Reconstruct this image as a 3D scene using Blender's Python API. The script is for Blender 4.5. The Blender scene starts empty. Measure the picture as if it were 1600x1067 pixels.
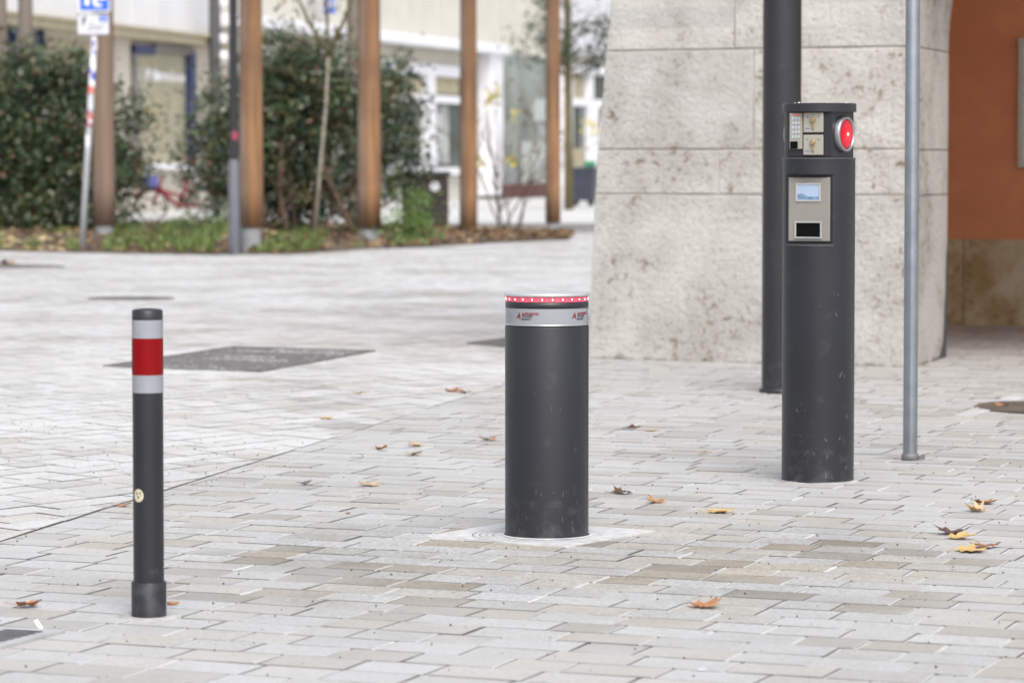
import bpy, math, random
from mathutils import Vector, Matrix, noise as mnoise
R = math.radians
rnd = random.Random(7)
scene = bpy.context.scene
col = scene.collection

# ------------------------------------------------------------------ camera, sky, sun, exposure
F, YH, HC = 5400.0, 255.0, 1.237          # focal length in photo pixels, horizon row, eye height
TILT = math.atan((533.5 - YH) / F)
cam = bpy.data.cameras.new("camera")
cam.sensor_width = 36.0
cam.lens = F * 36.0 / 1600.0
cam.clip_start, cam.clip_end = 0.1, 2000
cam.dof.use_dof = True
cam.dof.focus_distance = 11.6
cam.dof.aperture_fstop = 4.8
camo = bpy.data.objects.new("camera", cam)
camo.location = (0, 0, HC)
camo.rotation_euler = (math.pi / 2 - TILT, 0, 0)
col.objects.link(camo)
scene.camera = camo

SUN_EL, SUN_AZ = R(50), R(168)           # azimuth from +Y, clockwise
world = bpy.data.worlds.new("World")
scene.world = world
world.use_nodes = True
wn, wl = world.node_tree.nodes, world.node_tree.links
wn.clear()
wout = wn.new("ShaderNodeOutputWorld"); wbg = wn.new("ShaderNodeBackground")
sky = wn.new("ShaderNodeTexSky"); sky.sky_type = 'NISHITA'; sky.sun_disc = False
sky.sun_elevation = SUN_EL; sky.sun_rotation = SUN_AZ
sky.air_density = 1.0; sky.dust_density = 4.0; sky.ozone_density = 1.0
hs = wn.new("ShaderNodeHueSaturation"); hs.inputs["Saturation"].default_value = 0.42
wl.new(sky.outputs[0], hs.inputs["Color"]); wl.new(hs.outputs[0], wbg.inputs["Color"])
wbg.inputs["Strength"].default_value = 0.15
wl.new(wbg.outputs[0], wout.inputs[0])
sun = bpy.data.lights.new("sun", 'SUN')
sun.energy = 0.9; sun.angle = R(30); sun.color = (1.0, 0.965, 0.92)
suno = bpy.data.objects.new("sun", sun)
sd = Vector((math.sin(SUN_AZ) * math.cos(SUN_EL), math.cos(SUN_AZ) * math.cos(SUN_EL), math.sin(SUN_EL)))
suno.rotation_euler = (-sd).to_track_quat('-Z', 'Y').to_euler()
suno.location = (0, 0, 30)
col.objects.link(suno)
scene.view_settings.view_transform = 'Standard'
scene.view_settings.look = 'None'
scene.view_settings.gamma = 1.0
scene.view_settings.exposure = 0.80

# ------------------------------------------------------------------ pixel -> place
def ray(px, py):
    x, y = (px - 800) / F, -(py - 533.5) / F
    ct, st = math.cos(TILT), math.sin(TILT)
    return Vector((x, ct + y * st, -st + y * ct))
def gp(px, py, z=0.0):
    d = ray(px, py); t = (z - HC) / d.z
    return Vector((0, 0, HC)) + d * t
def at(px, py, Y):
    d = ray(px, py); t = Y / d.y
    return Vector((0, 0, HC)) + d * t

# ------------------------------------------------------------------ mesh helpers
class MB:
    def __init__(s): s.v, s.f, s.m, s.sm = [], [], [], []
    def add(s, vs, fs, mi=0, smooth=False, M=None):
        o = len(s.v)
        s.v += [tuple(M @ Vector(v)) if M is not None else tuple(v) for v in vs]
        for f in fs:
            s.f.append([i + o for i in f]); s.m.append(mi); s.sm.append(smooth)
        return s
    def box(s, x0, x1, y0, y1, z0, z1, mi=0, M=None, c=0.0):
        if c <= 0:
            vs = [(x, y, z) for z in (z0, z1) for y in (y0, y1) for x in (x0, x1)]
            fs = [(0, 2, 3, 1), (4, 5, 7, 6), (0, 1, 5, 4), (2, 6, 7, 3), (0, 4, 6, 2), (1, 3, 7, 5)]
            return s.add(vs, fs, mi, False, M)
        # chamfered box
        vs = []; idx = {}
        for ax in range(3):
            for sx in (0, 1):
                for sy in (0, 1):
                    for sz in (0, 1):
                        p = [(x0, x1)[sx], (y0, y1)[sy], (z0, z1)[sz]]
                        sg = (sx, sy, sz)
                        for a in range(3):
                            if a != ax: p[a] += c if sg[a] == 0 else -c
                        idx[(ax, sx, sy, sz)] = len(vs); vs.append(tuple(p))
        fs = []
        for ax in range(3):
            o1, o2 = [a for a in range(3) if a != ax]
            for sgn in (0, 1):
                q = []
                for a, b in ((0, 0), (1, 0), (1, 1), (0, 1)):
                    k = [0, 0, 0]; k[ax] = sgn; k[o1] = a; k[o2] = b
                    q.append(idx[(ax, *k)])
                fs.append(q)
        for ax in range(3):                      # edges along ax
            o1, o2 = [a for a in range(3) if a != ax]
            for a in (0, 1):
                for b in (0, 1):
                    k0 = [0, 0, 0]; k1 = [0, 0, 0]; k1[ax] = 1
                    for k in (k0, k1): k[o1] = a; k[o2] = b
                    fs.append([idx[(o1, *k0)], idx[(o1, *k1)], idx[(o2, *k1)], idx[(o2, *k0)]])
        for sx in (0, 1):
            for sy in (0, 1):
                for sz in (0, 1):
                    fs.append([idx[(a, sx, sy, sz)] for a in range(3)])
        return s.add(vs, fs, mi, False, M)
    def lathe(s, prof, n=48, mi=0, M=None, cap0=True, cap1=True, smooth=True):
        vs = [(r * math.cos(2 * math.pi * k / n), r * math.sin(2 * math.pi * k / n), z) for r, z in prof for k in range(n)]
        fs = []
        for i in range(len(prof) - 1):
            for k in range(n):
                k2 = (k + 1) % n
                fs.append((i * n + k, i * n + k2, (i + 1) * n + k2, (i + 1) * n + k))
        s.add(vs, fs, mi, smooth, M)
        if cap0: s.add(vs[:n], [list(range(n))[::-1]], mi, False, M)
        if cap1: s.add(vs[-n:], [list(range(n))], mi, False, M)
        return s
    def tube(s, pts, rad, n=8, mi=0, closed=False, caps=True, smooth=True):
        pts = [Vector(p) for p in pts]
        if not isinstance(rad, (list, tuple)): rad = [rad] * len(pts)
        N = len(pts); vs = []; up = Vector((0.13, 0.21, 0.97)).normalized(); prev = None
        for i, p in enumerate(pts):
            a = pts[(i - 1) % N] if (closed or i > 0) else p
            b = pts[(i + 1) % N] if (closed or i < N - 1) else p
            t = (b - a).normalized()
            if prev is None:
                x = t.cross(up)
                if x.length < 1e-3: x = t.cross(Vector((1, 0, 0)))
            else: x = prev - t * prev.dot(t)
            x.normalize(); prev = x; y = t.cross(x)
            for k in range(n):
                an = 2 * math.pi * k / n
                vs.append(p + (x * math.cos(an) + y * math.sin(an)) * rad[i])
        fs = []
        for i in range(N if closed else N - 1):
            i2 = (i + 1) % N
            for k in range(n):
                k2 = (k + 1) % n
                fs.append((i * n + k, i * n + k2, i2 * n + k2, i2 * n + k))
        if caps and not closed:
            fs.append(list(range(n))[::-1]); fs.append([(N - 1) * n + k for k in range(n)])
        return s.add(vs, fs, mi, smooth)
    def prism(s, poly, z0, z1, mi=0, M=None):
        n = len(poly)
        vs = [(x, y, z0) for x, y in poly] + [(x, y, z1) for x, y in poly]
        fs = [list(range(n))[::-1], [n + i for i in range(n)]] + [(i, (i + 1) % n, n + (i + 1) % n, n + i) for i in range(n)]
        return s.add(vs, fs, mi, False, M)
    def build(s, name, mats, parent=None, loc=None):
        me = bpy.data.meshes.new(name)
        me.from_pydata(s.v, [], s.f)
        if not isinstance(mats, (list, tuple)): mats = [mats]
        for m in mats: me.materials.append(m)
        me.polygons.foreach_set("material_index", s.m)
        me.polygons.foreach_set("use_smooth", s.sm)
        me.update()
        o = bpy.data.objects.new(name, me)
        col.objects.link(o)
        if parent is not None: o.parent = parent
        if loc is not None: o.location = loc
        return o

def tag(o, label=None, cat=None, group=None, kind=None):
    if label: o["label"] = label
    if cat: o["category"] = cat
    if group: o["group"] = group
    if kind: o["kind"] = kind
    return o
def empty(name, loc, label, cat, group=None, rz=0.0):
    o = bpy.data.objects.new(name, None)
    o.empty_display_size = 0.1
    o.location = loc; o.rotation_euler = (0, 0, rz)
    col.objects.link(o)
    return tag(o, label, cat, group)
def copy_tree(o, parent=None):
    c = o.copy(); col.objects.link(c); c.parent = parent
    for ch in list(o.children): copy_tree(ch, c)
    return c

# ------------------------------------------------------------------ materials
def mat(name, c, rough=0.6, metal=0.0, var=0.15, vscale=6.0, bump=0.0, bscale=80.0, c2=None, coat=0.0,
        emit=None, estr=0.0, spec=0.5, stretch=None, trans=0.0):
    m = bpy.data.materials.new(name); m.use_nodes = True
    nt = m.node_tree; n, l = nt.nodes, nt.links
    b = n["Principled BSDF"]
    b.inputs["Roughness"].default_value = rough
    b.inputs["Metallic"].default_value = metal
    b.inputs["Specular IOR Level"].default_value = spec
    b.inputs["Coat Weight"].default_value = coat
    tc = n.new("ShaderNodeTexCoord"); mp = n.new("ShaderNodeMapping")
    l.new(tc.outputs["Object"], mp.inputs["Vector"])
    if stretch: mp.inputs["Scale"].default_value = stretch
    nz = n.new("ShaderNodeTexNoise"); nz.inputs["Scale"].default_value = vscale; nz.inputs["Detail"].default_value = 6
    l.new(mp.outputs[0], nz.inputs["Vector"])
    mx = n.new("ShaderNodeMix"); mx.data_type = 'RGBA'
    a = tuple(min(1, x * (1 - var)) for x in c); bb = tuple(min(1, x * (1 + var)) for x in (c2 or c))
    mx.inputs["A"].default_value = (*a, 1); mx.inputs["B"].default_value = (*bb, 1)
    mr = n.new("ShaderNodeMapRange"); mr.inputs["From Min"].default_value = 0.3; mr.inputs["From Max"].default_value = 0.7
    l.new(nz.outputs["Fac"], mr.inputs["Value"]); l.new(mr.outputs[0], mx.inputs["Factor"])
    l.new(mx.outputs["Result"], b.inputs["Base Color"])
    if bump > 0:
        bz = n.new("ShaderNodeTexNoise"); bz.inputs["Scale"].default_value = bscale; bz.inputs["Detail"].default_value = 4
        l.new(mp.outputs[0], bz.inputs["Vector"])
        bp = n.new("ShaderNodeBump"); bp.inputs["Strength"].default_value = bump; bp.inputs["Distance"].default_value = 0.01
        l.new(bz.outputs["Fac"], bp.inputs["Height"]); l.new(bp.outputs[0], b.inputs["Normal"])
    if emit:
        b.inputs["Emission Color"].default_value = (*emit, 1); b.inputs["Emission Strength"].default_value = estr
    if trans: b.inputs["Transmission Weight"].default_value = trans
    return m
def ramp(n, stops, interp='LINEAR'):
    r = n.new("ShaderNodeValToRGB"); e = r.color_ramp; e.interpolation = interp
    while len(e.elements) < len(stops): e.elements.new(0.5)
    for k, (p, c) in enumerate(stops):
        e.elements[k].position = p; e.elements[k].color = (*c, 1) if len(c) == 3 else c
    return r
def paver_mat(name, stops, dust, dustlo, dusthi, dscale, patch=False):
    m = bpy.data.materials.new(name); m.use_nodes = True
    nt = m.node_tree; n, l = nt.nodes, nt.links
    b = n["Principled BSDF"]; b.inputs["Roughness"].default_value = 0.6; b.inputs["Specular IOR Level"].default_value = 0.45
    g = n.new("ShaderNodeNewGeometry")
    rp = ramp(n, stops, 'LINEAR'); l.new(g.outputs["Random Per Island"], rp.inputs["Fac"])
    def nz(scale, detail=5):
        t = n.new("ShaderNodeTexNoise"); t.inputs["Scale"].default_value = scale; t.inputs["Detail"].default_value = detail
        l.new(g.outputs["Position"], t.inputs["Vector"]); return t
    def mixc(fac, A, Bc, f=None, mode='MIX'):
        x = n.new("ShaderNodeMix"); x.data_type = 'RGBA'; x.blend_type = mode
        if f is not None: x.inputs["Factor"].default_value = f
        else: l.new(fac, x.inputs["Factor"])
        for s, v in (("A", A), ("B", Bc)):
            if isinstance(v, tuple): x.inputs[s].default_value = (*v, 1)
            else: l.new(v, x.inputs[s])
        return x.outputs["Result"]
    sp = ramp(n, [(0.34, (0.55, 0.54, 0.52)), (0.5, (1, 1, 1)), (0.66, (1.25, 1.25, 1.25))])
    l.new(nz(140, 3).outputs["Fac"], sp.inputs["Fac"])
    c1 = mixc(None, rp.outputs["Color"], sp.outputs["Color"], 0.8, 'MULTIPLY')
    sp2 = ramp(n, [(0.36, (0.66, 0.65, 0.63)), (0.50, (1, 1, 1)), (0.64, (1.15, 1.15, 1.15))]); l.new(nz(48, 4).outputs["Fac"], sp2.inputs["Fac"])
    c1 = mixc(None, c1, sp2.outputs["Color"], 0.8, 'MULTIPLY')
    st = ramp(n, [(0.35, (0.80, 0.77, 0.72)), (0.6, (1, 1, 1))]); l.new(nz(9, 6).outputs["Fac"], st.inputs["Fac"])
    c2 = mixc(None, c1, st.outputs["Color"], 0.6, 'MULTIPLY')
    bl_ = ramp(n, [(0.32, (0.80, 0.785, 0.76)), (0.50, (.97, .97, .965)), (0.68, (1.05, 1.05, 1.055))]); l.new(nz(1.1, 6).outputs["Fac"], bl_.inputs["Fac"])
    c2 = mixc(None, c2, bl_.outputs["Color"], 1.0, 'MULTIPLY')
    dm = n.new("ShaderNodeMapRange"); dm.inputs["From Min"].default_value = dustlo; dm.inputs["From Max"].default_value = dusthi
    dm.inputs["To Max"].default_value = 0.72
    l.new(nz(dscale, 4).outputs["Fac"], dm.inputs["Value"])
    dfac = dm.outputs[0]
    if patch:
        mp = n.new("ShaderNodeMapping"); mp.inputs["Location"].default_value = (-.1 / 1.5, -10.75 / 1.35, 0); mp.inputs["Scale"].default_value = (1 / 1.5, 1 / 1.35, 0)
        l.new(g.outputs["Position"], mp.inputs["Vector"])
        vl = n.new("ShaderNodeVectorMath"); vl.operation = 'LENGTH'; l.new(mp.outputs[0], vl.inputs[0])
        ma = n.new("ShaderNodeMath"); ma.operation = 'MULTIPLY_ADD'; ma.inputs[1].default_value = 1.6; l.new(nz(1.3, 4).outputs["Fac"], ma.inputs[0]); l.new(vl.outputs["Value"], ma.inputs[2])
        pr_ = n.new("ShaderNodeMapRange"); pr_.inputs["From Min"].default_value = 1.25; pr_.inputs["From Max"].default_value = 1.9; pr_.inputs["To Max"].default_value = .47
        l.new(ma.outputs[0], pr_.inputs["Value"])
        mm = n.new("ShaderNodeMath"); mm.operation = 'MULTIPLY_ADD'; mm.inputs[1].default_value = .35; l.new(dm.outputs[0], mm.inputs[0]); l.new(pr_.outputs[0], mm.inputs[2])
        dfac = mm.outputs[0]
    c3 = mixc(dfac, c2, dust)
    l.new(c3, b.inputs["Base Color"])
    bp = n.new("ShaderNodeBump"); bp.inputs["Strength"].default_value = 0.5; bp.inputs["Distance"].default_value = 0.004
    l.new(nz(90, 4).outputs["Fac"], bp.inputs["Height"]); l.new(bp.outputs[0], b.inputs["Normal"])
    return m

MT = {}
MT['paver'] = paver_mat("grey_beige_paver",
    [(0.0, (.38, .382, .388)), (0.20, (.46, .465, .472)), (0.40, (.335, .328, .312)), (0.58, (.43, .412, .375)), (0.74, (.345, .305, .245)), (0.90, (.205, .18, .135)), (1.0, (.40, .405, .415))],
    (.455, .452, .450), 0.46, 0.64, 0.45, True)
MT['paver_plaza'] = paver_mat("pale_plaza_paver",
    [(0.0, (.46, .46, .463)), (0.35, (.54, .54, .544)), (0.58, (.45, .44, .42)), (0.78, (.44, .41, .365)), (0.9, (.33, .32, .30)), (1.0, (.49, .495, .505))],
    (.575, .575, .573), 0.35, 0.6, 0.6)
MT['sand_edge'] = mat("sandy_edge", (.43, .43, .43), 0.95, var=.35, vscale=2.5)
MT['sand'] = mat("joint_sand", (.50, .50, .505), 0.95, var=0.2, vscale=3, bump=.3, bscale=200)
MT['paver_edge'] = mat("dirty_shaded_paver_edge", (.13, .125, .115), 0.9, var=0.5, vscale=4)  # front shade of the setts painted into the edge colour, along with dirt
MT['gap'] = mat("open_joint", (.035, .033, .028), 0.95, var=0.5, vscale=6)
MT['sand_dark'] = mat("joint_soil", (.17, .165, .155), 0.95, var=0.3, vscale=5)
def charcoal_mat(name, c):
    m = mat(name, c, 0.36, var=0.12, vscale=3, bump=.05, bscale=600, spec=.42)
    n, l = m.node_tree.nodes, m.node_tree.links
    b = n["Principled BSDF"]; src = b.inputs["Base Color"].links[0].from_socket
    tc = n.new("ShaderNodeTexCoord"); sp = n.new("ShaderNodeSeparateXYZ"); l.new(tc.outputs["Object"], sp.inputs[0])
    nz = n.new("ShaderNodeTexNoise"); nz.inputs["Scale"].default_value = 26; nz.inputs["Detail"].default_value = 6; l.new(tc.outputs["Object"], nz.inputs["Vector"])
    zf = n.new("ShaderNodeMapRange"); zf.inputs["From Min"].default_value = .0; zf.inputs["From Max"].default_value = .22; zf.inputs["To Min"].default_value = .20; zf.inputs["To Max"].default_value = 0.0
    l.new(sp.outputs[2], zf.inputs["Value"])
    ad = n.new("ShaderNodeMath"); ad.operation = 'ADD'; l.new(nz.outputs["Fac"], ad.inputs[0]); l.new(zf.outputs[0], ad.inputs[1])
    th = n.new("ShaderNodeMapRange"); th.inputs["From Min"].default_value = .62; th.inputs["From Max"].default_value = 1.0; th.inputs["To Max"].default_value = .38; l.new(ad.outputs[0], th.inputs["Value"])
    mx = n.new("ShaderNodeMix"); mx.data_type = 'RGBA'; l.new(th.outputs[0], mx.inputs["Factor"]); l.new(src, mx.inputs["A"]); mx.inputs["B"].default_value = (.12, .118, .115, 1)
    l.new(mx.outputs["Result"], b.inputs["Base Color"])
    rr = n.new("ShaderNodeMapRange"); rr.inputs["To Min"].default_value = .30; rr.inputs["To Max"].default_value = .48; l.new(nz.outputs["Fac"], rr.inputs["Value"]); l.new(rr.outputs[0], b.inputs["Roughness"])
    return m
MT['charcoal'] = charcoal_mat("charcoal_powder_coat", (.0158, .0170, .0215))
MT['lampgrey'] = charcoal_mat("dark_grey_pole_paint", (.020, .0205, .0235))
MT['black'] = mat("black_plastic", (.004, .004, .004), 0.7, spec=.05)
MT['galv'] = mat("galvanised_steel", (.27, .29, .32), 0.36, metal=0.85, var=0.12, vscale=14)
MT['signpole'] = mat("light_grey_pole", (.46, .47, .50), .45, metal=.15, var=.1)
MT['wood_brown'] = mat("greyed_brown_wood", (.185, .130, .095), .85, var=.3, vscale=6, stretch=(1, 1, .06))
MT['castiron'] = mat("cast_iron", (.13, .125, .12), 0.75, var=0.65, vscale=22, bump=.8, bscale=60)
MT['plate'] = mat("dusty_cast_plate", (.52, .52, .525), 0.65, var=0.18, vscale=18, bump=.3, bscale=150)
MT['platedark'] = mat("groove_dirt", (.04, .04, .04), 0.8, var=0.4, vscale=30)
MT['alu'] = mat("brushed_aluminium", (.62, .62, .62), 0.32, metal=0.9, var=0.06)
MT['capalu'] = mat("aluminium_cap", (.55, .56, .56), 0.4, metal=0.6, var=0.06)
MT['faceplate'] = mat("silver_faceplate", (.25, .235, .21), 0.45, metal=0.3, var=0.05)
MT['keyplate'] = mat("pale_key_switch_plate", (.34, .325, .275), 0.45, metal=0.2, var=0.05)
MT['brass'] = mat("brass_lock", (.42, .32, .16), 0.35, metal=0.8)
MT['white_refl'] = mat("white_reflective_film", (.245, .26, .285), 0.35, var=0.06, vscale=20)
MT['red_refl'] = mat("red_reflective_film", (.19, .001, .003), 0.45, var=0.06, vscale=20, spec=.15)
MT['logo_red'] = mat("red_print", (.20, .004, .018), 0.5, var=0.02)
MT['logo_dark'] = mat("dark_print", (.06, .06, .07), 0.5, var=0.02)
MT['led_red'] = mat("red_lit_lens", (.6, .02, .05), 0.3, emit=(1.0, .06, .12), estr=0.62)
MT['led_core'] = mat("led_core", (1, .8, .8), 0.3, emit=(1.0, .72, .74), estr=2.2)
MT['led_off'] = mat("red_tinted_strip", (.40, .10, .13), 0.3, emit=(1.0, .10, .17), estr=.07)
MT['sig_red'] = mat("red_signal_lens", (.5, .004, .01), 0.35, emit=(1.0, .006, .03), estr=0.36, spec=.25)
MT['edge_grey'] = mat("highlight_edge_grey", (.075, .076, .08), .45, var=.1)  # lighter grey painted as the highlight on collar and ledge
MT['rim'] = mat("grey_metal_rim", (.33, .33, .34), .4, metal=.7)
MT['sig_mid'] = mat("red_signal_glow", (.5, .004, .01), .35, emit=(1, .012, .04), estr=.62, spec=.25)
MT['sig_hot'] = mat("red_signal_hot", (.5, .01, .01), .35, emit=(1, .05, .06), estr=1.0, spec=.25)
MT['sig_core'] = mat("signal_core", (1, .6, .5), 0.3, emit=(1.0, .45, .30), estr=1.6)
MT['screen'] = mat("display_screen", (.25, .32, .44), 0.2, var=0.05, emit=(.5, .6, .75), estr=0.10)
MT['screen_lo'] = mat("display_image", (.12, .2, .32), 0.2, var=0.4, vscale=60)
MT['sticker'] = mat("cream_sticker", (.52, .47, .34), 0.5, var=0.05)

def stone_mat(name, base, alt, pit, bump=.5, moss=True, sx=1.0):
    m = bpy.data.materials.new(name); m.use_nodes = True
    nt = m.node_tree; n, l = nt.nodes, nt.links
    b = n["Principled BSDF"]; b.inputs["Roughness"].default_value = 0.85; b.inputs["Specular IOR Level"].default_value = .25
    tc = n.new("ShaderNodeTexCoord")
    def nz(s, d=6, dist=0.0, rough=.55):
        t = n.new("ShaderNodeTexNoise"); t.inputs["Scale"].default_value = s; t.inputs["Detail"].default_value = d
        t.inputs["Distortion"].default_value = dist; t.inputs["Roughness"].default_value = rough
        l.new(tc.outputs["Object"], t.inputs["Vector"]); return t.outputs["Fac"]
    def mixc(fac, A, Bc, mode='MIX', f=None):
        x = n.new("ShaderNodeMix"); x.data_type = 'RGBA'; x.blend_type = mode
        if f is None: l.new(fac, x.inputs["Factor"])
        else: x.inputs["Factor"].default_value = f
        for s, v in (("A", A), ("B", Bc)):
            if isinstance(v, tuple): x.inputs[s].default_value = (*v, 1)
            else: l.new(v, x.inputs[s])
        return x.outputs["Result"]
    def rng(fac, a, bb, t=1.0):
        r = n.new("ShaderNodeMapRange"); r.inputs["From Min"].default_value = a; r.inputs["From Max"].default_value = bb
        r.inputs["To Max"].default_value = t; l.new(fac, r.inputs["Value"]); return r.outputs[0]
    c = mixc(rng(nz(2.1 * sx, 7, .3, .62), .40, .62), base, alt)
    g = n.new("ShaderNodeNewGeometry")
    isl = ramp(n, [(0, (.88, .88, .88)), (1, (1.05, 1.04, 1.02))]); l.new(g.outputs["Random Per Island"], isl.inputs["Fac"])
    c = mixc(None, c, isl.outputs["Color"], 'MULTIPLY', 1.0)
    pm = n.new("ShaderNodeMath"); pm.operation = 'MULTIPLY'
    l.new(rng(nz(14 * sx, 8, .30, .72), .530, .635), pm.inputs[0]); l.new(rng(nz(2.1 * sx, 6), .45, .57), pm.inputs[1])
    c = mixc(pm.outputs[0], c, pit)
    c = mixc(rng(nz(42 * sx, 4), .56, .70, .5), c, pit)
    if moss:
        sep = n.new("ShaderNodeSeparateXYZ"); l.new(tc.outputs["Object"], sep.inputs[0])
        ad = n.new("ShaderNodeMath"); ad.operation = 'MULTIPLY_ADD'; ad.inputs[1].default_value = 0.12; 
        l.new(nz(7), ad.inputs[0]); ad.inputs[2].default_value = -0.055
        sb = n.new("ShaderNodeMath"); sb.operation = 'SUBTRACT'; l.new(ad.outputs[0], sb.inputs[0]); l.new(sep.outputs[2], sb.inputs[1])
        c = mixc(rng(sb.outputs[0], -.012, .012, .8), c, (.10, .10, .06))
    l.new(c, b.inputs["Base Color"])
    bp = n.new("ShaderNodeBump"); bp.inputs["Strength"].default_value = bump; bp.inputs["Distance"].default_value = 0.03
    l.new(nz(26 * sx, 7, .2, .65), bp.inputs["Height"]); l.new(bp.outputs[0], b.inputs["Normal"])
    return m
MT['limestone'] = stone_mat("bush_hammered_limestone", (.52, .507, .482), (.40, .385, .36), (.185, .15, .11), .75)
MT['wainscot'] = stone_mat("brown_stone_wainscot", (.60, .52, .38), (.40, .29, .14), (.19, .13, .06), .4, False)
MT['mortar'] = mat("grey_mortar", (.36, .335, .29), 0.95, var=0.7, vscale=2.2)
MT['plaster'] = mat("orange_plaster", (.68, .275, .135), 0.9, var=0.10, vscale=2.5, bump=.15, bscale=60)
MT['cream_paint'] = mat("cream_paint", (.56, .54, .475), 0.8, var=0.06, vscale=1.2)
MT['white_paint'] = mat("white_paint", (.74, .74, .77), 0.6, var=0.04)
MT['panel_white'] = mat("white_cladding_panel", (.68, .68, .70), 0.7, var=0.05, vscale=.8)
MT['beige_wall'] = mat("beige_render", (.56, .51, .44), 0.85, var=0.1, vscale=1)
MT['grey_wall'] = mat("pale_grey_render", (.62, .62, .66), 0.85, var=0.1, vscale=1)
MT['cornice_beige'] = mat("beige_cornice", (.42, .37, .26), 0.8, var=0.12, vscale=2)
MT['glass'] = mat("shop_glass", (.10, .115, .105), 0.08, var=0.3, vscale=.5, spec=.6)
MT['glass_grey'] = mat("grey_green_shop_glass", (.20, .225, .205), 0.12, var=0.35, vscale=.35, c2=(.30, .33, .30), spec=.6)
MT['glass_yellow'] = mat("yellow_papered_glass", (.36, .335, .23), 0.35, var=0.15, vscale=.6)
MT['blind'] = mat("beige_blind", (.38, .33, .22), 0.7, var=0.15, vscale=3)
MT['blue_frame'] = mat("blue_shop_frame", (.02, .028, .12), 0.45)
MT['maroon'] = mat("maroon_plinth", (.10, .03, .025), 0.6)
MT['white_letter'] = mat("white_letters", (.85, .85, .88), 0.5, var=0.02)
MT['signblue'] = mat("blue_sign_face", (.02, .11, .55), 0.4, var=0.03)
MT['signwhite'] = mat("white_sign_face", (.78, .78, .80), 0.4, var=0.03)
MT['signgrey'] = mat("grey_plate_face", (.55, .56, .60), 0.45, var=0.05)
MT['stick_pink'] = mat("pink_sticker", (.26, .04, .08), 0.5)
MT['stick_red'] = mat("red_sticker", (.65, .18, .14), 0.5)
MT['concrete'] = mat("concrete", (.27, .28, .29), 0.85, var=0.15)
MT['soil'] = mat("bed_soil", (.09, .068, .048), 0.95, var=0.45, vscale=3, bump=.6, bscale=20)
MT['bin'] = mat("dark_brown_bin", (.035, .024, .022), 0.55, var=0.2)
MT['bin_lid'] = mat("black_bin_lid", (.02, .02, .02), 0.5)
MT['bin_blue'] = mat("dark_blue_bin", (.03, .034, .055), 0.5)
MT['green_lid'] = mat("green_lid", (.04, .22, .12), 0.5)
MT['bike_red'] = mat("red_bicycle_paint", (.17, .006, .014), 0.35, var=.04)
MT['rubber'] = mat("black_rubber", (.02, .02, .02), 0.8)
MT['steel'] = mat("steel", (.5, .5, .5), 0.35, metal=.8)
MT['basket'] = mat("blue_basket", (.09, .10, .32), 0.5)
MT['bark'] = mat("brown_bark", (.10, .065, .042), 0.9, var=0.35, vscale=8)
MT['bark_olive'] = mat("olive_bark", (.12, .10, .05), 0.9, var=0.3, vscale=8)
MT['bark_pale'] = mat("pale_bark", (.34, .31, .25), 0.9, var=0.3, vscale=10)
def leafmat(name, c, c2, rough=.35):
    m = bpy.data.materials.new(name); m.use_nodes = True
    n, l = m.node_tree.nodes, m.node_tree.links
    b = n["Principled BSDF"]; b.inputs["Roughness"].default_value = rough
    g = n.new("ShaderNodeNewGeometry"); r = ramp(n, [(0, c), (1, c2)]); l.new(g.outputs["Random Per Island"], r.inputs["Fac"])
    l.new(r.outputs[0], b.inputs["Base Color"])
    b.inputs["Transmission Weight"].default_value = 0.0
    return m
MT['leaf_dark'] = leafmat("dark_laurel_leaf", (.014, .028, .017), (.052, .088, .042), .27)
MT['leaf_mid'] = leafmat("mid_green_leaf", (.038, .068, .025), (.14, .165, .075), .30)
MT['leaf_red'] = leafmat("reddish_young_leaf", (.16, .06, .03), (.10, .09, .03), .4)
MT['leaf_fresh'] = leafmat("fresh_green_leaf", (.05, .12, .02), (.13, .22, .04), .5)
MT['grass'] = leafmat("green_grass", (.045, .085, .018), (.16, .21, .05), .6)
MT['litter'] = leafmat("brown_leaf_litter", (.09, .045, .025), (.24, .14, .065), .7)
MT['straw'] = leafmat("dry_grass", (.34, .26, .12), (.42, .34, .18), .8)
MT['leaf_yellow'] = leafmat("yellow_leaf", (.55, .45, .03), (.60, .50, .06), .5)
MT['fall_brown'] = mat("brown_dead_leaf", (.24, .105, .04), .6, var=.4, vscale=30)
MT['fall_orange'] = mat("orange_dead_leaf", (.37, .17, .07), .6, var=.35, vscale=30)
MT['fall_tan'] = mat("tan_dead_leaf", (.42, .28, .15), .6, var=.3, vscale=30)
MT['fall_yellow'] = mat("yellow_dead_leaf", (.50, .33, .12), .55, var=.25, vscale=30)
MT['fall_dark'] = mat("dark_dead_leaf", (.085, .045, .028), .6, var=.4, vscale=30)
MT['fall_grey'] = mat("grey_dead_leaf", (.13, .12, .11), .7, var=.3, vscale=30)
MT['paper'] = mat("white_paper", (.82, .82, .83), .6, var=.03)
MT['grit'] = mat("dark_grit", (.05, .045, .04), .9, var=.3)

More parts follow.
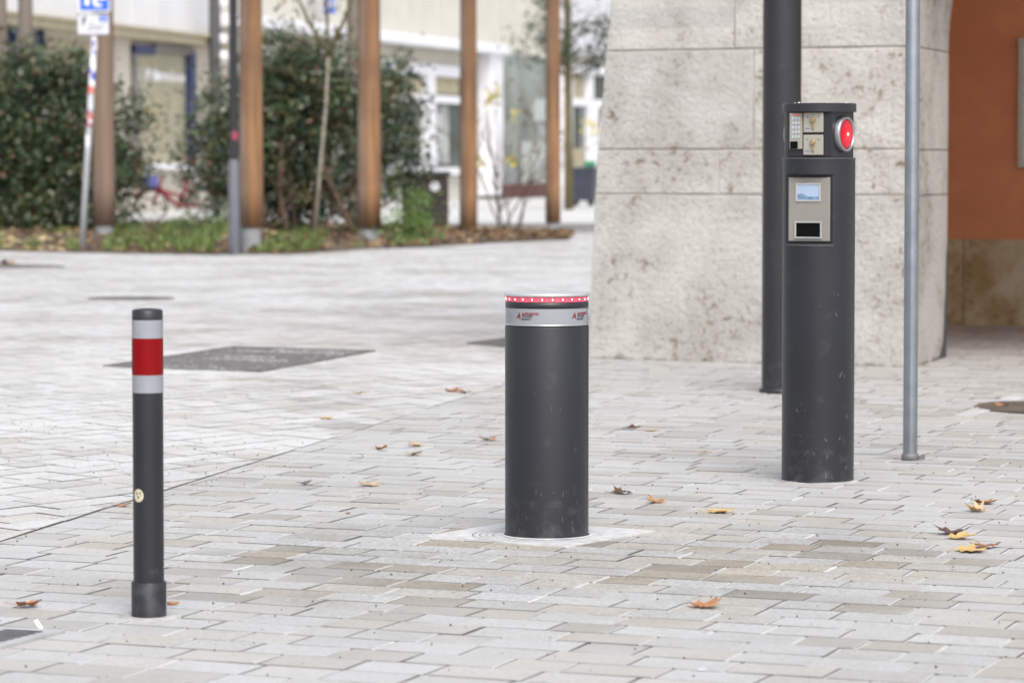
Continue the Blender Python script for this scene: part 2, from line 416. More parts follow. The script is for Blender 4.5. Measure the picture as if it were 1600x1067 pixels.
def wood_mat():
    m = bpy.data.materials.new("weathered_larch"); m.use_nodes = True
    n, l = m.node_tree.nodes, m.node_tree.links
    b = n["Principled BSDF"]; b.inputs["Roughness"].default_value = .75
    tc = n.new("ShaderNodeTexCoord"); oi = n.new("ShaderNodeObjectInfo")
    def nz(scale, sv, d=5):
        mp = n.new("ShaderNodeMapping"); mp.inputs["Scale"].default_value = sv
        l.new(tc.outputs["Object"], mp.inputs["Vector"])
        t = n.new("ShaderNodeTexNoise"); t.inputs["Scale"].default_value = scale; t.inputs["Detail"].default_value = d
        l.new(mp.outputs[0], t.inputs["Vector"]); return t.outputs["Fac"]
    g = ramp(n, [(.3, (.12, .055, .025)), (.5, (.225, .112, .048)), (.7, (.33, .185, .09))]); l.new(nz(14, (1, 1, .05)), g.inputs["Fac"])
    sep = n.new("ShaderNodeSeparateXYZ"); l.new(tc.outputs["Object"], sep.inputs[0])
    # the weather side of each post has silvered
    ma = n.new("ShaderNodeMath"); ma.operation = 'MULTIPLY_ADD'; ma.inputs[1].default_value = -5.0
    l.new(sep.outputs[0], ma.inputs[0]); l.new(nz(5, (1, 1, .12)), ma.inputs[2])
    mr = n.new("ShaderNodeMapRange"); mr.inputs["From Min"].default_value = .50; mr.inputs["From Max"].default_value = 1.0; mr.inputs["To Max"].default_value = .9
    l.new(ma.outputs[0], mr.inputs["Value"])
    mx = n.new("ShaderNodeMix"); mx.data_type = 'RGBA'; l.new(mr.outputs[0], mx.inputs["Factor"])
    l.new(g.outputs[0], mx.inputs["A"]); mx.inputs["B"].default_value = (.22, .17, .135, 1)
    dk = n.new("ShaderNodeMapRange"); dk.inputs["From Min"].default_value = .42; dk.inputs["From Max"].default_value = .60; dk.inputs["To Max"].default_value = .8
    l.new(nz(1.1, (1, 1, .8)), dk.inputs["Value"])
    m2 = n.new("ShaderNodeMix"); m2.data_type = 'RGBA'; l.new(dk.outputs[0], m2.inputs["Factor"])
    l.new(mx.outputs["Result"], m2.inputs["A"]); m2.inputs["B"].default_value = (.14, .075, .04, 1)
    l.new(m2.outputs["Result"], b.inputs["Base Color"])
    return m
MT['wood'] = wood_mat()
MT['wood_grey'] = mat("silvered_wood", (.20, .165, .14), .85, var=.2, vscale=6, stretch=(1, 1, .06))

# ------------------------------------------------------------------ ground and paving
LA, LB = gp(0, 845), gp(500, 690)
ldir = (LB - LA); ldir.z = 0; ldir.normalize()
lnor = Vector((ldir.y, -ldir.x, 0))           # points right
def side(p): return (Vector((p[0], p[1], 0)) - Vector((LA.x, LA.y, 0))).dot(lnor)
LL = (LB - LA).length
def along(p): return (p[0] - LA.x) * ldir.x + (p[1] - LA.y) * ldir.y
def clip(poly, keep):
    out = []
    for i in range(len(poly)):
        a, b = poly[i], poly[(i + 1) % len(poly)]
        da, db = keep(a), keep(b)
        if da >= 0: out.append(a)
        if da * db < 0:
            t = da / (da - db); out.append((a[0] + (b[0] - a[0]) * t, a[1] + (b[1] - a[1]) * t))
    return out
def crossed(a, b, e1, e2):
    dx, dy = b[0] - a[0], b[1] - a[1]
    return abs(dx * e2[0] + dy * e2[1]) > abs(dx * e1[0] + dy * e1[1])
def paving(name, material, e1, e2, pitch, lens, jl, jc, keepline, inside, u0, u1, v0, v1, seed):
    """rows of rectangular setts: e1 along the row, e2 across; each sett a real chamfered stone"""
    rr = random.Random(seed); mb = MB(); nrow = int((v1 - v0) / pitch)
    for r in range(nrow):
        v = v0 + r * pitch; u = u0 + rr.random() * .3
        while u < u1:
            ln = rr.choice(lens) * (1 + rr.uniform(-.03, .03))
            a, b = u, u + ln - jc; c, d = v, v + pitch - jl
            u += ln
            cx, cy = e1[0] * (a + b) / 2 + e2[0] * (c + d) / 2, e1[1] * (a + b) / 2 + e2[1] * (c + d) / 2
            if not inside(cx, cy): continue
            j = lambda: rr.uniform(-.0016, .0016)
            poly = []
            for (p, q) in ((a, c), (b, c), (b, d), (a, d)):
                p += j(); q += j()
                poly.append((e1[0] * p + e2[0] * q, e1[1] * p + e2[1] * q))
            poly = clip(poly, keepline)
            if len(poly) < 3: continue
            n = len(poly)
            mx = sum(p[0] for p in poly) / n; my = sum(p[1] for p in poly) / n
            h0 = rr.uniform(-.0012, .0008); tx, ty = rr.gauss(0, .0028), rr.gauss(0, .0028)
            top, low, bot = [], [], []
            for (x, y) in poly:
                dx, dy = x - mx, y - my; L = math.hypot(dx, dy) or 1
                hz = h0 + dx * tx + dy * ty
                k = max(0.0, 1 - .0030 / L)
                top.append((mx + dx * k, my + dy * k, hz)); low.append((x, y, hz - .0022)); bot.append((x, y, -.014))
            fs = [[i for i in range(n)]]
            fs += [(i, n + i, n + (i + 1) % n, (i + 1) % n) for i in range(n)]
            fs += [(n + i, 2 * n + i, 2 * n + (i + 1) % n, n + (i + 1) % n) for i in range(n)]
            mb.add(top + low + bot, fs[:1]); o_ = len(mb.v) - 3 * n
            for f in fs[1:]: mb.f.append([i + o_ for i in f]); mb.m.append(2 if crossed(mb.v[f[0] + o_], mb.v[f[1 if f[1] % n != f[0] % n else 3] + o_], e1, e2) and rr.random() < .6 else 1); mb.sm.append(False)
    o = mb.build(name, [material, MT['paver_edge'], MT['sand_edge'] if jc > .007 else MT['paver_edge']])
    me = o.data
    return tag(o, kind="structure")

def unit(x, y): L = math.hypot(x, y); return (x / L, y / L)
e1 = unit(12300, -5400); e2 = unit(1900, 5400)
def in_right(x, y): return 6.8 < y < 33 and -0.17 * y - 1.2 < x < 0.17 * y + 1.6 and side((x, y)) > -.3
o = paving("pavement", MT['paver'], e1, e2, .172, (.175, .25, .25, .21), .0045, .0085,
           lambda p: side(p) - (.008 if along(p) < LL - .4 else .002), in_right, -25, 20, -5, 45, 3)
e1 = unit(3642, 5400); e2 = unit(-4862, 5400)
def in_left(x, y): return 7.2 < y < 62 and -0.19 * y - 2.5 < x < 0.05 * y + 1.4 and side((x, y)) < .3
o = paving("plaza_paving", MT['paver_plaza'], e1, e2, .185, (.20, .29, .29), .006, .006,
           lambda p: -side(p) - (.006 if along(p) < LL - .4 else .002), in_left, -20, 70, -20, 60, 5)
# bedding under the setts: pale sand on the right of the long joint, darker soil to its left
mb = MB()
P = lambda t, off: (LA.x + ldir.x * t + lnor.x * off, LA.y + ldir.y * t + lnor.y * off)
pr = [P(-12, .008), P(-12, 14), P(26, 14), P(26, .008)]
mb.add([(x, y, -.0042) for x, y in pr], [(0, 1, 2, 3)])
tag(mb.build("paving_sand", MT['sand']), kind="structure")
mb = MB()
pl = [P(-12, -22), P(-12, .008), P(60, .008), P(60, -22)]
mb.add([(x, y, -.0062) for x, y in pl], [(0, 1, 2, 3)])
tag(mb.build("joint_soil", MT['sand_dark']), kind="structure")
mb = MB(); gl = [P(-12, -.0065), P(-12, .0085), P((LB - LA).length + .4, .0085), P((LB - LA).length + .4, -.0065)]
mb.add([(x, y, -.0032) for x, y in gl], [(0, 1, 2, 3)])
tag(mb.build("paving_joint", MT['gap']), kind="structure")
# ground to the horizon
def far_ground_mat():
    m = paver_mat("far_pale_paving", [(0, (.55, .55, .55)), (1, (.55, .55, .55))], (.62, .62, .62), .35, .65, .25)
    return m
mb = MB()
mb.add([(-600, -100, -.02), (600, -100, -.02), (600, 900, -.02), (-600, 900, -.02)], [(0, 1, 2, 3)])
tag(mb.build("ground", far_ground_mat()), kind="structure")

# ------------------------------------------------------------------ things: helpers
def cyl_strip(r, z0, z1, a0, a1, n, thick=.0012):
    """curved strip on a cylinder of radius r; angle 0 faces the viewer (-Y), positive to the right"""
    mb = MB(); vs = []
    for k in range(n + 1):
        a = a0 + (a1 - a0) * k / n
        for rr_ in (r, r + thick):
            for z in (z0, z1): vs.append((rr_ * math.sin(a), -rr_ * math.cos(a), z))
    fs = []
    for k in range(n):
        o = k * 4; p = o + 4
        fs += [(o + 2, p + 2, p + 3, o + 3), (o, o + 1, p + 1, p), (o + 1, o + 3, p + 3, p + 1), (o, p, p + 2, o + 2)]
    fs += [(0, 2, 3, 1), (n * 4, n * 4 + 1, n * 4 + 3, n * 4 + 2)]
    return mb.add(vs, fs, 0, False)
def band(r, z0, z1, n=72, mi=0, mb=None):
    mb = mb or MB(); return mb.lathe([(r, z0), (r, z1)], n, mi, cap0=False, cap1=False)
def text_mesh(body, size, shear=0.0, bold=0.0):
    cu = bpy.data.curves.new("txt", 'FONT'); cu.body = body; cu.size = size; cu.shear = shear; cu.offset = bold
    cu.resolution_u = 3
    ob = bpy.data.objects.new("txt", cu); col.objects.link(ob)
    dg = bpy.context.evaluated_depsgraph_get(); dg.update()
    me = ob.evaluated_get(dg).to_mesh()
    vs = [tuple(v.co) for v in me.vertices]; fs = [list(p.vertices) for p in me.polygons]
    ob.evaluated_get(dg).to_mesh_clear()
    bpy.data.objects.remove(ob); bpy.data.curves.remove(cu)
    return vs, fs
def text_on_cyl(mb, body, size, ang, z, r, mi=0, shear=0.0, bold=0.0, sx=1.0):
    vs, fs = text_mesh(body, size, shear, bold)
    out = []
    for x, y, _ in vs:
        a = ang + x * sx / r
        out.append((r * math.sin(a), -r * math.cos(a), z + y))
    mb.add(out, fs, mi)
def text_flat(mb, body, size, org, ux, uz, mi=0, bold=0.0, sx=1.0):
    vs, fs = text_mesh(body, size, 0, bold)
    mb.add([tuple(Vector(org) + Vector(ux) * (x * sx) + Vector(uz) * y) for x, y, _ in vs], fs, mi)

# ------------------------------------------------------------------ the rising bollard and its plate
BP = gp(854.3, 838)
RB = .1385
bol = empty("rising_bollard", BP, "thick charcoal bollard with a glowing red ring of lights under its silver top", "bollard")
mb = MB(); mb.lathe([(RB, -.05), (RB, .698), (RB - .001, .7005)], 96, cap1=False)
mb.lathe([(RB - .003, .7005), (RB - .003, .704)], 96, cap0=False, cap1=False)
mb.build("body", MT['charcoal'], bol)
mb = MB(); mb.lathe([(RB - .003, .704), (RB + .0005, .7045), (RB + .0005, .708), (RB - .002, .7085)], 96, cap0=False, cap1=False)
mb.build("trim_ring", MT['alu'], bol)
rb = band(RB - .0015, .7085, .7605, 96).build("reflective_band", MT['white_refl'], bol)
# fine honeycomb printed on the film, as tiny dark lozenges on its right-centre field
mb = MB()
for i in range(-9, 30):
    for k in range(13):
        a = R(-14 + i * 1.52 + (k % 2) * .76); z = .7125 + k * .0036
        if z > .7575: continue
        r = RB - .0011; da = .0011 / r; dz = .0011
        mb.add([(r * math.sin(a + s), -r * math.cos(a + s), z + t) for s, t in ((-da, 0), (0, -dz), (da, 0), (0, dz))], [(0, 1, 2, 3)])
mb.build("film_pattern", mat("film_lozenges", (.36, .37, .40), .4, var=.02), rb)
for a0, lab in ((R(-47), None), (R(36), None)):
    mr_, md = MB(), MB(); r = RB - .0008
    text_on_cyl(mr_, "A", .026, a0, .7285, r, 0, .25, .0008)
    text_on_cyl(mr_, "S", .013, a0 + .0115 / r, .7285, r + .0002, 0, .1, .0004)
    text_on_cyl(mr_, "AUTOMATIC", .0105, a0 + .0235 / r, .7402, r, 0, .2, .0006)
    text_on_cyl(md, "SYSTEMS", .0100, a0 + .0235 / r, .7320, r, 0, .2, .0004)
    text_on_cyl(md, "RISE-2000LP", .0072, a0 + .021 / r, .7240, r, 0, 0, .0004)
    lg = mr_.build("logo", MT['logo_red'], rb)
    md.build("logo_wording", MT['logo_dark'], bol).parent = rb
mb = MB(); r = RB - .0008; a = R(-62)
mb.add([(r * math.sin(a + s), -r * math.cos(a + s), .7335 + t) for s, t in ((-.012, 0), (0, -.002), (.012, 0), (0, .002))], [(0, 1, 2, 3)])
mb.build("screw", MT['black'], rb)
mb = MB(); mb.lathe([(RB - .002, .7605), (RB - .001, .7612), (RB - .001, .7815), (RB - .003, .782)], 96, cap0=False, cap1=False)
mb.build("collar", MT['charcoal'], bol)
led = band(RB - .003, .782, .7995, 96).build("light_ring", MT['led_off'], bol)
c1 = c2 = None
for k in range(25):
    a = 2 * math.pi * k / 25 + R(7.4)
    if c1 is None:
        c1 = cyl_strip(RB - .0029, .7838, .7962, -.075, .075, 6, .0007).build("light_segment", MT['led_red'], led)
        c2 = cyl_strip(RB - .0021, .7884, .7926, -.014, .014, 4, .0012).build("lamp", MT['led_core'], c1)
        c1.rotation_euler = (0, 0, a)
    else:
        d1 = c1.copy(); col.objects.link(d1); d1.parent = led; d1.rotation_euler = (0, 0, a)
        d2 = c2.copy(); col.objects.link(d2); d2.parent = d1
mb = MB(); mb.lathe([(RB - .004, .7995), (RB + .0012, .800), (RB + .0015, .8080), (RB - .001, .8095), (RB * .5, .8098), (.001, .8099)], 96, cap0=False)
mb.build("top_cap", MT['capalu'], bol)
# scuffs near the foot
mb = MB()
for _ in range(26):
    a = R(rnd.uniform(-60, 60)); z = rnd.uniform(.02, .16) if rnd.random() < .7 else rnd.uniform(.1, .5)
    ln = rnd.uniform(.004, .022); w = rnd.uniform(.0006, .0016); t = rnd.uniform(-.5, .5)
    r = RB + .0003
    pts = [(-w, 0), (w, 0), (w * .5 + ln * t, ln), (-w * .5 + ln * t, ln)]
    mb.add([(r * math.sin(a + x / r), -r * math.cos(a + x / r), z + y) for x, y in pts], [(0, 1, 2, 3)])
tag(mb.build("scuffs", mat("pale_scuff", (.10, .10, .10), .7, var=.3), bol), kind="stuff")

# square cast plate round the rising bollard, rings cast in it
ang = math.atan2((830 - 839), 365)   # orientation from the photograph
pq = [gp(661, 839), gp(871, 853), gp(1026, 830.5)]
cpl = (pq[0] + pq[2]) / 2
half = (pq[2] - pq[0]).length / 2
dv = (pq[2] - pq[0]).normalized(); rot = math.atan2(dv.y, dv.x)
plate = empty("ground_plate", (cpl.x, cpl.y, 0), "square dusty cast plate with concentric grooves set in the paving around the thick bollard's foot", "cover plate")
mb = MB()
hs_ = half
N = 96; offx, offy = BP.x - cpl.x, BP.y - cpl.y
inner = [(offx + (RB + .004) * math.cos(2 * math.pi * k / N), offy + (RB + .004) * math.sin(2 * math.pi * k / N)) for k in range(N)]
outer = []
for k in range(N):
    a = 2 * math.pi * k / N; aa = a - rot
    q = hs_ / (abs(math.cos(aa)) + abs(math.sin(aa)))
    outer.append((q * math.cos(a), q * math.sin(a)))
vs = [(x, y, .0045) for x, y in inner] + [(x, y, .0045) for x, y in outer] + [(x, y, -.01) for x, y in outer]
fs = [(k, (k + 1) % N, N + (k + 1) % N, N + k)[::-1] for k in range(N)] + [(N + k, N + (k + 1) % N, 2 * N + (k + 1) % N, 2 * N + k)[::-1] for k in range(N)]
mb.add(vs, fs); mb.build("plate", MT['plate'], plate)
for r0, w, a0, a1 in ((.178, .002, 0, 5.2), (.200, .0018, .3, 4.4), (.222, .002, 1.0, 5.6), (.245, .0025, 1.9, 4.1)):
    mb = MB(); n = 90; vs = []
    for k in range(n + 1):
        a = a0 + (a1 - a0) * k / n
        for r in (r0, r0 + w): vs.append((offx + r * math.cos(a), offy + r * math.sin(a), .0062))
    mb.add(vs, [(2 * k, 2 * k + 1, 2 * k + 3, 2 * k + 2) for k in range(n)]); mb.build("groove", MT['platedark'], plate)
mb = MB()
mb.lathe([(RB + .002, .0065), (RB + .004, .0092), (RB + .009, .0092), (RB + .012, .0065)], 96, M=Matrix.Translation((offx, offy, 0)), cap0=False, cap1=False)
mb.build("collar_ring", MT['plate'], plate)
mb = MB(); mb.lathe([(RB - .001, .0094), (RB + .0042, .0094)], 96, M=Matrix.Translation((offx, offy, 0)), cap0=False, cap1=False); mb.build("gap", MT['platedark'], plate)

# ------------------------------------------------------------------ the striped post at the left
PP = gp(232.8, 962)
post = empty("parking_post", PP, "slim charcoal post with white and red bands and a round cream sticker", "bollard")
r0 = .0418
mb = MB(); mb.lathe([(r0, .09), (r0, .615)], 64, cap0=False, cap1=False); mb.build("tube", MT['charcoal'], post)
mb = MB(); mb.lathe([(r0 + .006, -.03), (r0 + .006, .0935), (r0 + .0045, .0955), (r0 - .001, .0965)], 64, cap1=False); mb.build("sleeve", MT['charcoal'], post)
band(r0 + .0006, .613, .6615, 64).build("white_band", MT['white_refl'], post)
band(r0 + .0010, .6615, .7615, 64).build("red_band", MT['red_refl'], post)
band(r0 + .0006, .7615, .8110, 64).build("white_band", MT['white_refl'], post)
mb = MB(); mb.lathe([(r0, .811), (r0, .8365), (r0 - .0015, .838), (r0 * .8, .8405), (r0 * .4, .8425), (.0008, .843)], 64, cap0=False); mb.build("cap", MT['lampgrey'], post)
mb = MB(); aS = R(-34); vs = [(r0 * math.sin(aS) * 1.02, -r0 * math.cos(aS) * 1.02, .334)]
for k in range(24):
    a = aS + .0165 * math.cos(k * math.pi / 12) / r0; rr_ = r0 + .0007
    vs.append((rr_ * math.sin(a), -rr_ * math.cos(a), .334 + .0180 * math.sin(k * math.pi / 12)))
mb.add(vs, [(0, 1 + k, 1 + (k + 1) % 24) for k in range(24)])
st = mb.build("sticker", MT['sticker'], post)
mb = MB()
for dx, dz, rs in ((-.005, .006, .0028), (.006, .007, .0028), (.001, -.0045, .0032)):
    vs = []
    for k in range(10):
        a = aS + (dx + rs * math.cos(k * math.pi / 5)) / r0; rr_ = r0 + .0013
        vs.append((rr_ * math.sin(a), -rr_ * math.cos(a), .334 + dz + rs * math.sin(k * math.pi / 5)))
    mb.add(vs, [list(range(10))])
mb.build("sticker_dots", MT['logo_dark'], st)
foot = MB(); foot.lathe([(r0 + .0062, .001), (r0 + .026, .0035), (r0 + .045, .0012), (r0 + .05, -.006)], 48, cap0=False, cap1=False)
foot.build("mortar_collar", mat("mortar_patch", (.36, .35, .34), .9, var=.25, vscale=20, bump=.5, bscale=90), post)

def lens_mat(c):
    m = mat("red_signal_lens", (.10, .001, .003), .25, spec=.35, var=.02)
    n, l = m.node_tree.nodes, m.node_tree.links; b = n["Principled BSDF"]
    tc = n.new("ShaderNodeTexCoord"); d = n.new("ShaderNodeVectorMath"); d.operation = 'DISTANCE'
    l.new(tc.outputs["Object"], d.inputs[0]); d.inputs[1].default_value = c
    r = ramp(n, [(0, (1.0, .30, .26)), (.12, (1.0, .06, .08)), (.40, (.90, .004, .035)), (.75, (.50, .001, .015)), (1, (.22, .0, .006))])
    mr = n.new("ShaderNodeMapRange"); mr.inputs["From Max"].default_value = .060
    l.new(d.outputs["Value"], mr.inputs["Value"]); l.new(mr.outputs[0], r.inputs["Fac"])
    l.new(r.outputs[0], b.inputs["Emission Color"]); b.inputs["Emission Strength"].default_value = .62
    return m
# ------------------------------------------------------------------ the access column
CP = gp(1277.5, 751)
CR = .1405
A0, A1, A2 = R(-25), R(57), R(-125)
column = empty("access_column", CP, "tall charcoal access column with keypad, key switches, small screen and a lit red signal light", "access terminal")
def zc(y): return (751.0 - y) / 401.0
def prof_mesh(rows, n=180):
    """rows of (z, radius function of angle); angle 0 faces the viewer"""
    mb = MB(); vs = []
    for z, fn in rows:
        for k in range(n):
            a = 2 * math.pi * k / n
            r = fn(a); vs.append((r * math.sin(a), -r * math.cos(a), z))
    fs = []
    for i in range(len(rows) - 1):
        for k in range(n):
            k2 = (k + 1) % n
            fs.append((i * n + k, i * n + k2, (i + 1) * n + k2, (i + 1) * n + k))
    mb.add(vs, fs, 0, False)
    return mb, n
def wrap(a):
    while a > math.pi: a -= 2 * math.pi
    while a < -math.pi: a += 2 * math.pi
    return a
full = lambda a: CR
def flat(a):
    d = wrap(a - A0)
    return min(CR, .72 * CR / math.cos(d)) if abs(d) < 1.2 else CR
def head(a):
    r = CR - .004
    for c, q in ((A0, .74), (A1, .735), (A2, .735)):
        d = wrap(a - c)
        if abs(d) < 1.2: r = min(r, q * CR / math.cos(d))
    return r
lip = lambda a: CR + .0030
rows = [(-.02, full), (.0, full), (zc(379.5), full), (zc(379.5) + .0015, flat), (zc(273), flat), (zc(273) + .0015, full), (zc(249), full)]
mb, n = prof_mesh(rows); b_ = mb.build("body", MT['charcoal'], column)
for p in b_.data.polygons: p.use_smooth = False
mb, n = prof_mesh([(zc(249), full), (zc(249) + .0012, lip), (zc(247.2), lip), (zc(247), full), (zc(246.8), lambda a: CR * .6)]); mb.build("collar", MT['edge_grey'], column)
mb, n = prof_mesh([(zc(247), head), (zc(175), head)]); mb.build("head", MT['charcoal'], column)
mb, n = prof_mesh([(zc(176), lambda a: CR * .6), (zc(176) , lip), (zc(164), lip), (zc(162.5), lambda a: CR - .001), (zc(162.3), lambda a: .001)]); cap_ = mb.build("cap", MT['lampgrey'], column)
mb = MB()
for a in (R(-48), R(10), R(60), R(150), R(-130)):
    mb.lathe([(.005, 0), (.005, .003), (.003, .004)], 12, M=Matrix.Translation((.115 * math.sin(a), -.115 * math.cos(a), zc(162.4))))
mb.build("cap_bolts", MT['alu'], cap_)
# ledge under the screen recess, its highlight painted in lighter grey
cyl_strip(CR - .0002, zc(382.5), zc(380.8), A0 - .76, A0 + .76, 24, .0025).build("ledge", MT['edge_grey'], column)
def facet(a, dist, z):
    """frame on a flat facing angle a: x to the viewer's right, y out of the flat, z up"""
    out = Vector((math.sin(a), -math.cos(a), 0)); rt = Vector((math.cos(a), math.sin(a), 0))
    M = Matrix(((rt.x, out.x, 0, out.x * dist), (rt.y, out.y, 0, out.y * dist), (0, 0, 1, z), (0, 0, 0, 1)))
    return M
Mf = facet(A0, .72 * CR, 0)
# silver faceplate
mb = MB(); fz0, fz1 = zc(376), zc(277); hw = .0845
mb.box(-hw, hw, .0005, .010, fz0, fz1, M=Mf, c=.0025)
fp = mb.build("faceplate", MT['faceplate'], column)
def frame(mb, x0, x1, z0, z1, w, y0, y1, M):
    mb.box(x0 - w, x1 + w, y0, y1, z1, z1 + w, M=M, c=.001); mb.box(x0 - w, x1 + w, y0, y1, z0 - w, z0, M=M, c=.001)
    mb.box(x0 - w, x0, y0, y1, z0, z1, M=M, c=.001); mb.box(x1, x1 + w, y0, y1, z0, z1, M=M, c=.001)
sx0, sx1, sz0, sz1 = -.047, .041, zc(311.5), zc(288.5)
mb = MB(); frame(mb, sx0, sx1, sz0, sz1, .0075, .0102, .0150, Mf); scf = mb.build("screen_frame", MT['alu'], fp)
mb = MB(); mb.box(sx0, sx1, .0101, .0115, sz0, sz1, M=Mf); sc_ = mb.build("screen", MT['screen'], fp)
mb = MB(); xs = [sx0 + .001 + k * (sx1 - sx0 - .002) / 14 for k in range(15)]
vs = [(x, .0120, sz0 + .001) for x in xs] + [(x, .0120, sz0 + .010 + .012 * math.exp(-((x + .035) / .02) ** 2) + rnd.uniform(0, .003)) for x in xs]
mb.add(vs, [(k, k + 1, 16 + k, 15 + k) for k in range(14)], M=Mf); mb.build("screen_image", MT['screen_lo'], sc_)
tx0, tx1, tz0, tz1 = -.051, .047, zc(369), zc(347.5)
mb = MB(); frame(mb, tx0, tx1, tz0, tz1, .0065, .0102, .0165, Mf); mb.build("slot_frame", MT['alu'], fp)
mb = MB(); mb.box(tx0, tx1, .0101, .0108, tz0, tz1, M=Mf); mb.build("card_slot", MT['black'], fp)
# head front: dark backing, keypad, two key switches
Mh = facet(A0, .74 * CR, 0)
mb = MB(); mb.box(-.086, .082, .0004, .003, zc(244.5), zc(176.8), M=Mh, c=.001); hb = mb.build("switch_panel", MT['lampgrey'], column)
mb = MB(); mb.box(-.078, -.026, .0032, .017, zc(233.5), zc(177.5), M=Mh, c=.002); kp = mb.build("keypad", mat("grey_keypad_case", (.27, .26, .22), .5, var=.06), column)
mb = MB()
for i in range(3):
    for k in range(5):
        mb.box(-.068 + i * .0125, -.0595 + i * .0125, .0172, .0192, zc(216.5) + k * .0175, zc(216.5) + .0115 + k * .0175, M=Mh, c=.0008)
mb.build("keys", mat("blue_grey_keys", (.36, .40, .46), .4, var=.05), kp)
mb = MB(); mb.box(-.074, -.043, .0172, .0215, zc(233), zc(221.5), M=Mh, c=.002); mb.build("card_reader", MT['black'], kp)
mb = MB(); mb.box(-.071, -.033, .0172, .0178, zc(181.8), zc(179.6), M=Mh); mb.build("keypad_logo", MT['stick_red'], kp)
for y0, y1 in ((208, 177), (243, 211.5)):
    mb = MB(); mb.box(-.022, .058, .0032, .016, zc(y0), zc(y1), M=Mh, c=.0025); ks = mb.build("key_switch", MT['keyplate'], column)
    mid = (zc(y0) + zc(y1)) / 2 + .003
    mb = MB()
    mb.lathe([(.010, 0), (.010, .010), (.008, .0115)], 20, M=Mh @ Matrix.Translation((.018, .016, mid + .006)) @ Matrix.Rotation(R(-90), 4, 'X'))
    mb.box(.014, .022, .016, .0215, mid - .026, mid + .004, M=Mh, c=.001)
    mb.build("lock", MT['brass'], ks)
    mb = MB()
    for dx, dz in ((-.004, .018), (.040, .018), (.018, -.031)):
        mb.box(.0 + dx - .003, dx + .003, .0161, .0166, mid + dz - .002, mid + dz + .002, M=Mh)
    mb.build("marks", MT['logo_dark'], ks)
    mb = MB(); mb.box(-.014, .006, .0161, .0166, mid - .028, mid - .025, M=Mh); mb.build("marks", MT['basket'], ks)
# signal lights, right one in view, its twin on the far left side
for A in (A1, A2):
    Ml = facet(A, .735 * CR, (zc(210.5)))
    Rm = Ml @ Matrix.Rotation(R(-90), 4, 'X')
    mb = MB(); mb.lathe([(.070, .0005), (.070, .012), (.068, .018), (.063, .0205), (.0585, .019), (.0575, .012)], 56, M=Rm, cap0=False, cap1=False)
    lg = mb.build("signal_light", MT['rim'], column)
    mb = MB(); prof = [(.0575 * math.cos(t), .012 + .010 * math.sin(t)) for t in [k * math.pi / 2 / 8 for k in range(8)]] + [(.0015, .022)]
    mb.lathe(prof, 48, M=Rm, cap0=False); cc_ = Rm @ Vector((0, 0, .022)); ln = mb.build("lens", lens_mat(cc_), lg)
    mb = MB(); mb.lathe([(.006, .0222), (.005, .0236), (.001, .0240)], 20, M=Rm, cap0=False); mb.build("lamp", MT['sig_core'], ln)
# scuffs
mb = MB()
for _ in range(34):
    a = R(rnd.uniform(-80, 80)); z = rnd.uniform(.02, .30) if rnd.random() < .7 else rnd.uniform(.1, .8)
    ln = rnd.uniform(.004, .02); w = rnd.uniform(.0008, .004); t = rnd.uniform(-.8, .8); r = CR + .0003
    pts = [(-w, 0), (w, 0), (w * .5 + ln * t, ln), (-w * .5 + ln * t, ln)]
    mb.add([(r * math.sin(a + x / r), -r * math.cos(a + x / r), z + y) for x, y in pts], [(0, 1, 2, 3)])
tag(mb.build("scuffs", mat("pale_scuff_marks", (.085, .085, .09), .7, var=.3), column), kind="stuff")
mb = MB(); n = 40
pts = [((CR + .012 + .02 * rnd.random()) * math.cos(2 * math.pi * k / n), (CR + .012 + .02 * rnd.random()) * math.sin(2 * math.pi * k / n)) for k in range(n)]
vs = [(x, y, -.004) for x, y in pts] + [(x * .9, y * .9, .004) for x, y in pts] + [(CR * .99 * math.cos(2 * math.pi * k / n), CR * .99 * math.sin(2 * math.pi * k / n), .006) for k in range(n)]
mb.add(vs, [(k, (k + 1) % n, n + (k + 1) % n, n + k) for k in range(n)] + [(n + k, n + (k + 1) % n, 2 * n + (k + 1) % n, 2 * n + k) for k in range(n)], 0, True)
mb.build("mortar_collar", mat("pale_mortar", (.34, .34, .345), .95, var=.3, vscale=9), column)

# ------------------------------------------------------------------ poles
GP = gp(1422, 719)
gpole = empty("galvanised_pole", GP, "thin shiny galvanised steel pole in front of the stone pier, right of the access column", "pole")
mb = MB(); mb.lathe([(.030, -.02), (.030, 3.2), (.028, 3.21)], 40); mb.build("tube", MT['galv'], gpole)
mb = MB(); mb.lathe([(.0305, 0), (.036, .004), (.036, .026), (.0305, .030)], 40, cap0=False, cap1=False)
mb.box(.034, .062, -.010, .010, .006, .020, c=.002); mb.lathe([(.007, 0), (.007, .008)], 6, M=Matrix.Translation((.052, -.004, .018)))
mb.build("base_clamp", mat("dull_clamp", (.16, .16, .165), .6, metal=.4), gpole)
LP = gp(1220, 613)
lpole = empty("lamp_post", LP, "thick dark grey lamp post standing behind the access column against the stone pier", "lamp post")
mb = MB(); mb.lathe([(.104, -.02), (.104, 1.9), (.104, 5.5), (.08, 5.6)], 48); mb.build("shaft", MT['lampgrey'], lpole)
mb = MB(); mb.lathe([(.105, .0), (.118, .004), (.118, .02), (.105, .026)], 48, cap0=False, cap1=False); mb.build("base_ring", MT['lampgrey'], lpole)

